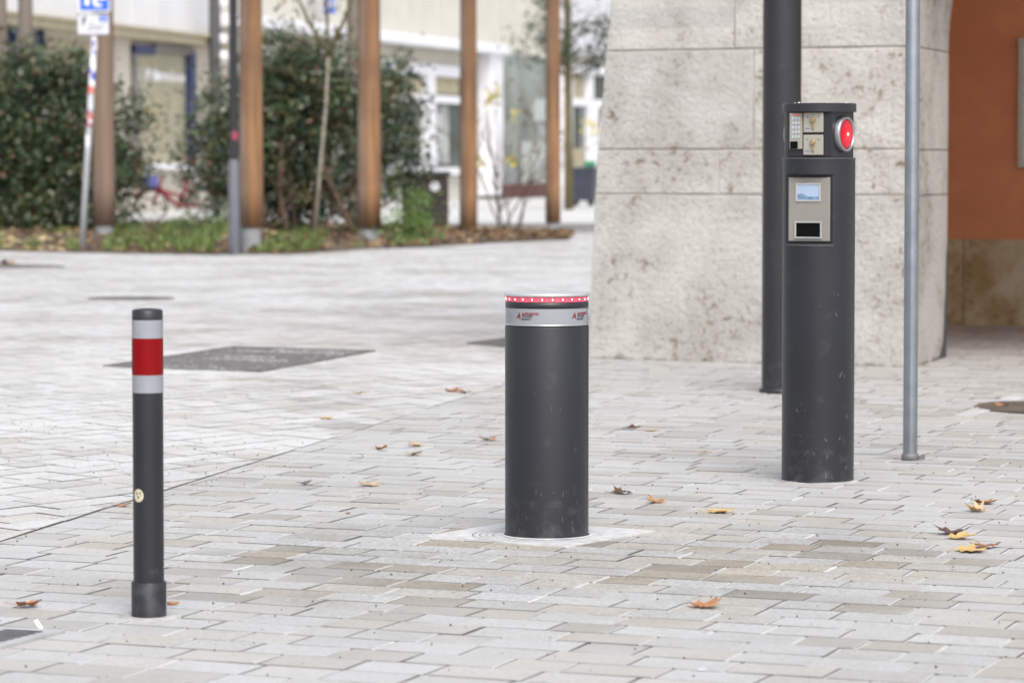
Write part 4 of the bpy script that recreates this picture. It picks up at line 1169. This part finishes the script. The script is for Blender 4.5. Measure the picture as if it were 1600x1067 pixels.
bush("photinia_bush", b2, bl, 36000, LM, (5, 3.2, .30), "wide evergreen bush with reddish shoots and bare stems between the two orange wooden posts", "bush",
     [((-.1, -.3, 0), (-.4, -.5, 1.9), .05), ((.15, -.4, 0), (.5, -.4, 1.9), .05), ((.9, -.7, 0), (.35, -.8, 1.2), .06), ((-.5, -.4, 0), (-.9, -.5, 1.3), .035), ((-.45, -.7, .05), (-.05, -.7, .9), .03), ((.2, -.7, 0), (1.1, -.6, 1.0), .03), ((-.2, -.9, 0), (-.3, -.8, 1.6), .045)], .125, 23, "evergreen bushes in the planting bed", 'bark', 3)
D3 = 52.0
b3 = V((at(642, 388, D3).x, D3 , 0))
bl = [ell(642, 360, D3, .24, .25, .28, b3), ell(655, 335, D3, .20, .2, .25, b3), ell(630, 370, D3, .26, .25, .18, b3)]
bush("young_shrub", b3, bl, 1500, [MT['leaf_fresh']], (1,), "small bright green shrub at the bed edge in front of the dark brown bin", "bush",
     [((0, 0, 0), (.03, 0, .7), .012), ((.03, 0, 0), (-.12, 0, .5), .010), ((0, .03, 0), (.15, 0, .5), .01)], .085, 31)

D7 = 55.0
b7 = V((at(310, 374, D7).x, D7, .02))
bl = [ell(300, 362, D7, .42, .3, .20, b7), ell(335, 358, D7, .40, .3, .26, b7), ell(270, 366, D7, .3, .3, .14, b7)]
bush("low_shrub", b7, bl, 3200, [MT['leaf_fresh'], MT['leaf_mid']], (2, 2), "low spreading green shrub at the bed edge left of the slim steel pole", "bush",
     [((0, 0, 0), (.1, 0, .25), .012), ((.1, 0, 0), (.3, 0, .25), .012)], .07, 37)
def branch(mb, p, d, ln, r, depth, rr, tips, spread=.6):
    pts = [p]; q = p.copy(); dd = d.copy()
    for _ in range(4):
        dd = (dd + V((rr.gauss(0, .12), rr.gauss(0, .12), rr.gauss(.03, .08)))).normalized(); q = q + dd * ln / 4; pts.append(q.copy())
    mb.tube(pts, [r, r * .9, r * .78, r * .66, r * .5], 7 if r > .02 else 5)
    tips.append(q)
    if depth > 0:
        for _ in range(rr.randint(2, 4)):
            k = rr.randint(1, 4); s = pts[k]
            nd = (dd + V((rr.gauss(0, spread), rr.gauss(0, spread), rr.gauss(.1, .3)))).normalized()
            branch(mb, s, nd, ln * rr.uniform(.45, .75), r * .5, depth - 1, rr, tips, spread)
# bare shrub with a few yellow leaves
D4 = 60.5
b4 = V((at(800, 366, D4).x, D4, .05)); rr = random.Random(5)
bs = empty("bare_shrub", b4, "nearly leafless shrub with thin twigs and a few yellow leaves between the two right-hand posts", "bush")
tips = []
for k in range(7):
    mb = MB(); an = rr.uniform(-.9, .9)
    branch(mb, V((rr.uniform(-.3, .3), rr.uniform(-.15, .15), 0)), V((math.sin(an) * .42, rr.uniform(-.2, .2), 1)).normalized(), rr.uniform(1.3, 2.0), .016, 3, rr, tips)
    mb.build("stem", MT['bark'], bs)
mb = MB()
for k in range(70): leaf_q(mb, rr.choice(tips) + V((rr.gauss(0, .05), rr.gauss(0, .05), rr.gauss(0, .05))), .10, rr, 0, .6)
for px, py in ((778, 140), (770, 152), (766, 158), (800, 250), (749, 253)):
    for k in range(14):
        p = at(px, py, D4) - b4; leaf_q(mb, p + V((rr.gauss(0, .05), rr.gauss(0, .05), rr.gauss(0, .05))), .10, rr, 1, .6)
mb.build("leaves", [MT['leaf_red'], MT['leaf_yellow']], bs)
# sapling with a pale stem in front of the photinia
b5 = V((at(492, 372, 53.5).x, 53.5, .05)); rr = random.Random(9)
sp = empty("sapling", b5, "young tree with one thin pale stem rising through the wide bush, V branches above it", "tree")
t1 = at(513, 90, 53.5) - b5; t2 = at(509, -30, 53.5) - b5
mb = MB(); mb.tube([V((0, 0, 0)), t1 * .4, t1 * .7 + V((.02, 0, 0)), t1], [.028, .025, .021, .019], 10); mb.build("trunk", MT['bark_pale'], sp)
mb = MB(); mb.tube([t1, (t1 + t2) / 2, t2, t2 + V((0, 0, .8))], [.022, .025, .022, .016], 10)
for e in (at(455, -25, 53.5) - b5, at(560, -30, 53.5) - b5):
    mb.tube([t1 + V((0, 0, .05)), t1.lerp(e, .5) + V((0, 0, -.05)), e], [.025, .028, .02], 8)
mb.build("branches", MT['bark_olive'], sp)
mb = MB(); 
for k in range(260): 
    p = at(rr.uniform(430, 560), rr.uniform(-60, 110), 53.5) - b5
    leaf_q(mb, p + V((0, rr.uniform(-.4, .4), 0)), .10, rr, 0 if rr.random() < .5 else 1)
mb.build("foliage", [MT['leaf_red'], MT['leaf_mid']], sp)
# tree by the pier
D6 = 92.0
b6 = V((at(889, 330, D6).x, D6, 0)); rr = random.Random(14)
tr = empty("street_tree", b6, "slim dark tree with sparse drooping leaves beside the stone pier's left edge", "tree")
mb = MB(); tp = at(886, -60, D6) - b6
mb.tube([V((0, 0, 0)), tp * .3, tp * .6, tp, tp + V((.1, 0, 1.5))], [.13, .11, .10, .085, .05], 10); mb.build("trunk", MT['bark_olive'], tr)
mb = MB(); tips = []
for k in range(16):
    s = tp * rr.uniform(.5, 1.05); an = rr.uniform(0, 6.28)
    branch(mb, s, V((math.cos(an), math.sin(an) * .6, rr.uniform(.0, .5))).normalized(), rr.uniform(.7, 1.25), .03, 2, rr, tips)
mb.build("branches", MT['bark'], tr)
mb = MB()
for p in tips:
    if rr.random() < .35: continue
    cs = rr.uniform(.08, .2)
    for _ in range(rr.randint(10, 26)): leaf_q(mb, p + V((rr.gauss(0, cs), rr.gauss(0, cs), rr.gauss(-.05, cs))), .14, rr, 0 if rr.random() < .75 else 1)
for px, py in ((803, 178), (928, 200), (918, 195)):
    p = at(px, py, D6) - b6
    for _ in range(16): leaf_q(mb, p + V((rr.gauss(0, .09), rr.gauss(0, .09), rr.gauss(0, .09))), .13, rr, 2, .6)
mb.build("foliage", [MT['leaf_dark'], MT['leaf_mid'], MT['leaf_yellow']], tr)

# ------------------------------------------------------------------ wooden posts
posts = [ # px at base, base row, width px, foot height m, label, material
 (393, 396, 38, .36, "orange brown wooden post on a grey foot, right beside the steel lamp pole", 'wood'),
 (577, 383, 38, .26, "orange brown wooden post at the right side of the wide evergreen bush", 'wood'),
 (732, 372, 28, .05, "brown wooden post in front of the white shop window, second from the stone pier", 'wood'),
 (864, 372, 24, .26, "brown wooden post nearest the stone pier", 'wood'),
 (163, 376, 35, .25, "greyish brown wooden post directly behind the blue traffic sign", 'wood_brown'),
 (42, 366, 25, .05, "silver grey wooden post rising behind the left bush, second from the left edge", 'wood_grey'),
 (3, 366, 22, .05, "silver grey wooden post cut by the left edge of the photo", 'wood_grey'),
 (553, 362, 23, .05, "weathered grey wooden post behind the wide bush, just left of the orange post", 'wood_grey'),
]
for px, py, wpx, fh, lab, mt in posts:
    b = gp(px, py); s = F / b.y; rad = wpx / s / 2
    root = empty("wooden_post", b, lab, "post", "tall wooden posts in the planting bed")
    mb = MB(); n = 20; rows = []
    rr = random.Random(px)
    prof = [(rad * (1 - .012 * k) * (1 + rr.uniform(-.006, .006)), fh + k * .6) for k in range(12)]
    mb.lathe([(rad * .97, fh - .0)] + prof, n)
    mb.build("shaft", MT[mt], root)
    mb = MB(); mb.lathe([(rad * .82, -.05), (rad * .82, fh)], n, cap1=False); mb.build("foot", MT['concrete'], root)
# slim steel lamp pole by the first post
b = gp(366, 398.5); s = F / b.y
root = empty("steel_pole", b, "slim dark grey steel pole with thicker sleeve and pink sticker beside a wooden post", "pole")
zj_ = HC + (255 - 250) / s
mb = MB(); mb.lathe([(.082, -.02), (.080, zj_ - .03), (.060, zj_)], 24, cap1=False); mb.build("sleeve", mat("mid_grey_pole", (.10, .105, .125), .5, var=.1), root)
mb = MB(); mb.lathe([(.060, zj_), (.056, 6)], 24); mb.build("shaft", MT['lampgrey'], root)
zs = HC + (255 - 212) / s
o = cyl_strip(.0605, zs - .055, zs + .055, R(-20), R(80), 12).build("sticker", MT['stick_pink'], root)

# ------------------------------------------------------------------ traffic sign at the left
b = gp(128, 394.5); Ds = b.y; s = F / Ds
root = empty("traffic_sign", b, "blue square traffic sign with a grey plate below on a leaning stickered pole, left side", "sign")
tpx = at(152, -20, Ds) - b
mb = MB(); mb.tube([V((0, 0, 0)), tpx * .5, tpx], .042, 20); pole_ = mb.build("pole", MT['signpole'], root)
rr = random.Random(3)
zlist = []
for k in range(22):
    t = rr.uniform(.38, .84); c_ = tpx * t; h = rr.uniform(.03, .09)
    o = cyl_strip(.0428 + .0002 * (k % 4), c_.z - h, c_.z + h, R(rr.uniform(-80, -20)), R(rr.uniform(10, 80)), 8)
    o = o.build("sticker", [MT['signwhite'], MT['stick_red'], MT['signwhite'], MT['signgrey'], MT['signblue']][k % 5] if k % 9 else MT['stick_pink'], pole_)
    o.location = (c_.x, c_.y, 0)
def plate_pts(px0, px1, py0, py1):
    a, c_ = at(px0, py1, Ds - .06) - b, at(px1, py0, Ds - .06) - b
    return a.x, c_.x, a.z, c_.z
lean = math.atan2(tpx.x, tpx.z)
x0, x1, z0, z1 = plate_pts(123, 172, -30, 19)
mb = MB(); mb.box(x0, x1, -.062, -.056, z0, z1, c=.002); sg = mb.build("sign_face", MT['signwhite'], root)
mb = MB(); e = .018; mb.box(x0 + e, x1 - e, -.0645, -.0622, z0 + e, z1 - e); mb.build("blue_field", MT['signblue'], sg)
# white pictogram: an upright stroke and a hooked shape, as seen at the bottom of the sign
mb = MB(); ux = x1 - x0
def bar(xa, xb, za, zb): mb.box(x0 + ux * xa, x0 + ux * xb, -.0675, -.0647, z0 + ux * za, z0 + ux * zb)
bar(.20, .33, .20, .62); bar(.46, .58, .22, .50); bar(.50, .72, .16, .25); bar(.58, .86, .38, .46); bar(.66, .76, .46, .6)
mb.build("pictogram", MT['signwhite'], sg)
x0, x1, z0, z1 = plate_pts(120.5, 171, 22, 55)
mb = MB(); mb.box(x0, x1, -.062, -.056, z0, z1, c=.002); sg = mb.build("plate", MT['signgrey'], root)
mb = MB()
for f in ((0, 1, .0, .035), (0, 1, .965, 1), (0, .02, .035, .965), (.98, 1, .035, .965)): mb.box(x0 + (x1 - x0) * f[0], x0 + (x1 - x0) * f[1], -.0645, -.0622, z0 + (z1 - z0) * f[2], z0 + (z1 - z0) * f[3])
def bar2(xa, xb, za, zb): mb.box(x0 + (x1 - x0) * xa, x0 + (x1 - x0) * xb, -.0642, -.0622, z0 + (z1 - z0) * za, z0 + (z1 - z0) * zb)
bar2(.16, .22, .45, .80); bar2(.20, .27, .62, .88); bar2(.36, .86, .38, .42); bar2(.30, .80, .24, .28); bar2(.38, .50, .55, .59)
mb.build("plate_print", MT['logo_dark'], sg)
mb = MB(); bar2(.68, .93, .62, .90); mb.build("plate_symbol", MT['signblue'], sg)
mb = MB(); bar2(.70, .78, .70, .73); mb.box(x0 + (x1 - x0) * .72, x0 + (x1 - x0) * .88, -.066, -.0643, z0 + (z1 - z0) * .72, z0 + (z1 - z0) * .76)
mb.build("plate_symbol_mark", MT['signwhite'], sg)

# ------------------------------------------------------------------ red bicycle
b = gp(277, 346); 
root = empty("bicycle", b, "red bicycle parked behind the planting bed, seen between the bushes", "bicycle", rz=R(184))
xw = .54; rw = .33
for sx in (-xw, xw):
    mb = MB(); mb.tube([(sx + rw * math.cos(t), 0, rw + rw * math.sin(t)) for t in [k * math.pi / 16 for k in range(32)]], .022, 8, closed=True); wh = mb.build("wheel", MT['rubber'], root)
    mb = MB()
    for k in range(12): a = k * math.pi / 12; mb.tube([(sx - rw * .95 * math.cos(a), 0, rw - rw * .95 * math.sin(a)), (sx + rw * .95 * math.cos(a), 0, rw + rw * .95 * math.sin(a))], .003, 4)
    mb.lathe([(.03, -.05), (.03, .05)], 12, M=Matrix.Translation((sx, 0, rw)) @ Matrix.Rotation(R(90), 4, 'X')); mb.build("spokes", MT['steel'], wh)
    mb = MB(); mb.tube([(sx + (rw + .05) * math.cos(t), 0, rw + (rw + .05) * math.sin(t)) for t in [R(20) + k * R(140) / 10 for k in range(11)]], .03, 8); mb.build("mudguard", MT['bike_red'], root)
mb = MB()
mb.tube([(xw, 0, rw), (.40, 0, .62), (.30, 0, .98)], .035, 8)
mb.tube([(.37, 0, .70), (.1, 0, .42), (-.05, 0, .32), (-.2, 0, .42)], .05, 8)
mb.tube([(-.05, 0, .32), (-.22, 0, .88)], .04, 8); mb.tube([(-xw, 0, rw), (-.05, 0, .32)], .03, 8); mb.tube([(-xw, 0, rw), (-.18, 0, .70)], .025, 8)
mb.tube([(.37, 0, .66), (0, 0, .56), (-.15, 0, .58)], .035, 8)
mb.build("frame", MT['bike_red'], root)
mb = MB(); mb.tube([(.24, -.28, 1.05), (.32, -.12, 1.03), (.32, .12, 1.03), (.24, .28, 1.05)], .016, 8); mb.build("handlebar", MT['steel'], root)
mb = MB(); mb.tube([(-.38, 0, .93), (-.22, 0, .93), (-.08, 0, .92)], [.085, .06, .025], 10); mb.build("saddle", MT['rubber'], root)
mb = MB(); mb.box(.40, .68, -.17, .17, .72, .98, c=.02); mb.build("basket", MT['basket'], root)
mb = MB(); mb.box(-.8, -.3, -.06, .06, .74, .765, c=.005); mb.build("carrier", MT['bike_red'], root)

# ------------------------------------------------------------------ bins
b = gp(664, 358); s = F / b.y
root = empty("litter_bin", b, "dark brown slatted litter bin with black lid behind the small green shrub", "bin", rz=R(10))
hw = 34 / s
mb = MB()
for k in range(11):
    x = -hw + 2 * hw * (k + .5) / 11
    for y in (-.3, .27): mb.box(x - hw / 11 * .85, x + hw / 11 * .85, y, y + .03, .08, .95, c=.004)
for k in range(6):
    y = -.25 + .5 * (k + .5) / 6
    for x in (-hw, hw - .03): mb.box(x, x + .03, y - .035, y + .035, .08, .95, c=.004)
mb.build("slats", MT['bin'], root)
mb = MB(); mb.box(-hw + .04, hw - .04, -.26, .26, .03, .97); mb.build("liner", MT['rubber'], root)
mb = MB(); mb.box(-hw - .03, hw + .03, -.34, .33, .97, 1.08, c=.03); mb.build("lid", MT['bin_lid'], root)
mb = MB(); mb.lathe([(.09, 0), (.09, .004)], 20, M=Matrix.Translation((hw * .35, -.302, .80)) @ Matrix.Rotation(R(90), 4, 'X')); mb.build("badge", MT['signgrey'], root)
b = gp(914, 322); s = F / b.y
root = empty("wheeled_container", b, "dark blue wheeled rubbish container with green lid edge by the shop, beside the stone pier", "bin", rz=R(-10))
hw = 17 / s; hh = 55 / s
mb = MB(); mb.add([(-hw * .85, -.35, .15), (hw * .85, -.35, .15), (hw * .85, .35, .15), (-hw * .85, .35, .15), (-hw, -.42, hh), (hw, -.42, hh), (hw, .42, hh), (-hw, .42, hh)],
    [(0, 3, 2, 1), (4, 5, 6, 7), (0, 1, 5, 4), (1, 2, 6, 5), (2, 3, 7, 6), (3, 0, 4, 7)]); mb.build("body", MT['bin_blue'], root)
mb = MB(); mb.box(-hw - .02, hw + .02, -.45, .45, hh, hh + .10, c=.03); mb.build("lid", MT['bin_blue'], root)
mb = MB(); mb.box(-.0, hw * .9, -.3, .3, hh + .10, hh + .28, c=.04); mb.build("lid_handle", MT['green_lid'], root)
for x in (-hw * .7, hw * .7):
    mb = MB(); mb.lathe([(.10, -.03), (.10, .03)], 20, M=Matrix.Translation((x, -.3, .10)) @ Matrix.Rotation(R(90), 4, 'X')); mb.build("wheel", MT['rubber'], root)

# ------------------------------------------------------------------ shop buildings across the square
class Facade:
    def __init__(s, pa, pb, name, label):
        s.o = V((pa[0], pa[1], 0)); d = V((pb[0] - pa[0], pb[1] - pa[1], 0)); s.L = d.length; s.d = d.normalized()
        s.root = empty(name, s.o, label, "building", rz=math.atan2(s.d.y, s.d.x))
    def u(s, px):
        d = ray(px, 300); t = (s.o.x * s.d.y - s.o.y * s.d.x) / (d.x * s.d.y - d.y * s.d.x)
        return V((d.x * t - s.o.x, d.y * t - s.o.y, 0)).dot(s.d)
    def z(s, px, py):
        d = ray(px, py); t = (s.o.x * s.d.y - s.o.y * s.d.x) / (d.x * s.d.y - d.y * s.d.x); return HC + d.z * t
    def bx(s, mb, px0, px1, py0, py1, w0, w1, c=0.0):
        """box from picture columns and rows at its own place on the wall; w is metres out of the wall"""
        u0, u1 = s.u(px0), s.u(px1); m_ = (px0 + px1) / 2
        mb.box(u0, u1, -w1, -w0, s.z(m_, py1), s.z(m_, py0), c=c); return mb
    def bm(s, mb, u0, u1, z0, z1, w0, w1, c=0.0): mb.box(u0, u1, -w1, -w0, z0, z1, c=c); return mb
def gx(px, D): return ((px - 800) / F * D, D)
# left building
A = Facade(gx(-200, 72.9), gx(336, 96.4), "shop_building", "left shop building with white panelled upper storey, beige ledge and blue framed shop window")
uE = A.u(336); r_ = A.root
zc0, zc1 = A.z(0, 40), A.z(0, 24)
mb = MB(); A.bm(mb, -12, uE, -.1, 11, -8, 0); mb.build("wall", MT['beige_wall'], r_)
mb = MB(); A.bm(mb, -12, uE, zc0, zc1, .001, .55, .03); A.bm(mb, -12, uE, zc1 - .02, zc1 + .05, .02, .65); mb.build("ledge", MT['cornice_beige'], r_)
us = [-12, A.u(-60), A.u(60), A.u(130), A.u(202), A.u(241), A.u(306), uE]
mb = MB()
for a, c_ in zip(us, us[1:]): A.bm(mb, a + .03, c_ - .03, zc1 + .06, 11, .002, .08, .01)
mb.build("cladding", MT['panel_white'], r_)
mb = MB(); A.bx(mb, 212, 290, 84, 258, -.25, .012); w_ = mb.build("window", MT['glass_yellow'], r_)
mb = MB(); A.bx(mb, 205, 236, 72, 85, .014, .16); mb.build("window_frame", MT['blue_frame'], w_); mb = MB(); A.bx(mb, 290, 299, 85.2, 262, .014, .16); mb.build("window_frame", MT['blue_frame'], w_)
mb = MB(); A.bx(mb, 236.3, 299, 73, 85, .014, .14); A.bx(mb, 205, 211.5, 85.2, 262, .014, .12); mb.build("window_frame", mat("grey_frame", (.20, .185, .17), .5), w_)
mb = MB(); A.bx(mb, 209, 287, 256, 265, .014, .3); mb.build("sill", MT['white_paint'], w_)
mb = MB(); A.bx(mb, 213, 240, 90, 104, .0125, .03); mb.build("display", MT['blind'], w_); mb = MB(); A.bx(mb, 236, 252, 150, 215, .0125, .03); mb.build("display", MT['blind'], w_)
mb = MB()
u0, u1 = A.u(209), A.u(287); zt = A.z(248, 127); sz_ = (A.z(248, 107) - zt) * 1.32
zh = A.z(248, 108) - zt; rr = random.Random(2)
vs, fs = text_mesh("S P", zh * 1.3, 0, zh * .03); wtx = max(v[0] for v in vs); kx = (u1 - u0) * .34 / wtx
mb.add([(u0 + v[0] * kx, -.035, zt + v[1]) for v in vs], fs)
u = u0 + (u1 - u0) * .36
while u < u1 - .1:                       # too blurred to read: letter-like uprights and arches
    hgt = zh * (1.0 if rr.random() < .2 else .68); sw = (u1 - u0) * .013
    mb.box(u, u + sw, -.04, -.02, zt, zt + hgt)
    if rr.random() < .7: mb.box(u + sw, u + sw * 3, -.04, -.02, zt + hgt * rr.choice((.0, .5, .8)), zt + hgt * rr.choice((.0, .5, .8)) + zh * .16)
    u += sw * rr.choice((3, 3.4, 4.2))
mb.build("lettering", MT['white_letter'], w_)
mb = MB(); A.bx(mb, -30, 62, 44, 260, -.25, .012); w_ = mb.build("window", MT['glass'], r_)
mb = MB(); A.bx(mb, 17, 22, 44, 260, .014, .14); A.bx(mb, 62.2, 64, 44, 260, .014, .12); mb.build("window_frame", MT['blue_frame'], w_)
mb = MB(); A.bx(mb, 75, 140, 62, 262, -.25, .012); w_ = mb.build("window", MT['blind'], r_)
mb = MB(); A.bx(mb, 68.5, 74.5, 62, 262, .014, .12); mb.build("window_frame", MT['cornice_beige'], w_)
# right building
Bf = Facade(gx(341, 96.0), gx(945, 136.6), "shop_building", "cream shop building behind the bushes with white window frames and a tall grey display window")
r_ = Bf.root
zk0, zk1 = Bf.z(600, 69), Bf.z(600, 53)
uP = Bf.u(767); uR = Bf.u(1010)
mb = MB(); Bf.bm(mb, 0, uR + 90, -.1, 12, -9, 0); mb.build("wall", MT['cream_paint'], r_)
mb = MB(); Bf.bm(mb, 0, uP, zk0, zk1, .001, .7, .03); mb.build("cornice", MT['white_paint'], r_)
mb = MB()
for px in (632, 682, 775, 806, 455):
    Bf.bm(mb, Bf.u(px) - .06, Bf.u(px) + .06, zk1 + .01, 12, .002, .05, .01)
mb.build("wall_ribs", MT['cream_paint'], r_)
# band under the cornice and the first window
mb = MB(); Bf.bx(mb, 560, 745, 77, 98, .001, .06); mb.build("fascia", mat("grey_beige_fascia", (.50, .47, .40), .8, var=.08), r_)
mb = MB(); Bf.bx(mb, 590, 728, 116, 270, -.25, .010); w_ = mb.build("window", MT['glass'], r_)
mb = MB(); Bf.bx(mb, 590, 731, 100, 118, .012, .2); Bf.bx(mb, 590, 731, 148, 160, .012, .16)
Bf.bx(mb, 660, 672, 118.3, 147.7, .012, .2); Bf.bx(mb, 658, 673, 160.3, 262, .012, .2); Bf.bx(mb, 590, 733, 262.3, 274, .012, .3); Bf.bx(mb, 728, 734, 118.3, 262, .012, .2)
mb.build("window_frame", MT['white_paint'], w_)
mb = MB(); Bf.bx(mb, 674, 715, 121, 147, .0105, .04); Bf.bx(mb, 600, 659, 121, 147, .0105, .04); mb.build("blind", MT['blind'], w_)
mb = MB(); Bf.bx(mb, 676, 700, 165, 255, .0105, .03); mb.build("display", mat("pale_display", (.36, .38, .36), .5, var=.5, vscale=1.2), w_); mb = MB(); Bf.bx(mb, 606, 628, 205, 258, .0105, .03); mb.build("display", mat("pale_window_display", (.36, .38, .36), .5, var=.5, vscale=1.2), w_)
mb = MB(); Bf.bx(mb, 747, 765, 77, 306, .001, .5, .03); mb.build("pillar", MT['white_paint'], r_)
mb = MB(); Bf.bx(mb, 766, 860, 86, 287, -.25, .012); w_ = mb.build("window", MT['glass_grey'], r_)
mb = MB(); Bf.bx(mb, 815, 853, 222, 284, .0125, .05); mb.build("display", mat("pale_green_card", (.40, .44, .41), .4, var=.15), w_); mb = MB(); Bf.bx(mb, 834, 852, 155, 190, .0125, .05); mb.build("display", mat("pale_green_display", (.40, .44, .41), .4, var=.15), w_)
mb = MB(); Bf.bx(mb, 766, 868, 288, 307, .013, .2); mb.build("plinth", MT['maroon'], r_)
mb = MB(); Bf.bx(mb, 884, 948, 116, 300, -.25, .012); w_ = mb.build("window", MT['glass'], r_)
mb = MB(); Bf.bx(mb, 870, 883.5, 118, 308, .001, .3); Bf.bx(mb, 870, 950, 102, 116, .013, .3); Bf.bx(mb, 884, 948, 155, 167, .013, .16); Bf.bx(mb, 914, 928, 167.3, 300, .013, .2); Bf.bx(mb, 912, 920, 116.3, 154.7, .013, .2)
mb.build("window_frame", MT['white_paint'], w_)
mb = MB(); Bf.bx(mb, 893, 911, 118, 154, .0125, .03); mb.build("display", MT['blind'], w_); mb = MB(); Bf.bx(mb, 888, 911, 232, 296, .0125, .03); mb.build("display", MT['blind'], w_)
mb = MB(); Bf.bx(mb, 868, 1000, -60, 90, .002, .25); mb.build("balcony_front", MT['grey_wall'], r_)
# blue round sign hanging at the first floor
mb = MB(); Bf.bx(mb, 482, 497, -6, 22, .5, .56); sgn = mb.build("hanging_sign", MT['signblue'], r_)
mb = MB(); Bf.bx(mb, 484.5, 487.5, 2, 14, .562, .575); Bf.bx(mb, 492, 494, 0, 12, .562, .575); mb.build("sign_mark", MT['signwhite'], sgn)
# dark downpipe-clad column between the two buildings
b = V((*gx(337, 94.0), 0)); s = F / 94
root = empty("dark_column", b, "dark grey column with small white lamps between the two shop buildings", "column")
mb = MB(); mb.lathe([(.16, -.05), (.16, 10)], 24); mb.build("shaft", mat("dark_column_paint", (.07, .07, .075), .6), root)
for y in (5, 62, 88):
    z = HC + (255 - y) / s; mb = MB(); mb.box(.14, .34, -.1, .1, z - .12, z + .12, c=.04); mb.build("lamp", MT['white_paint'], root)
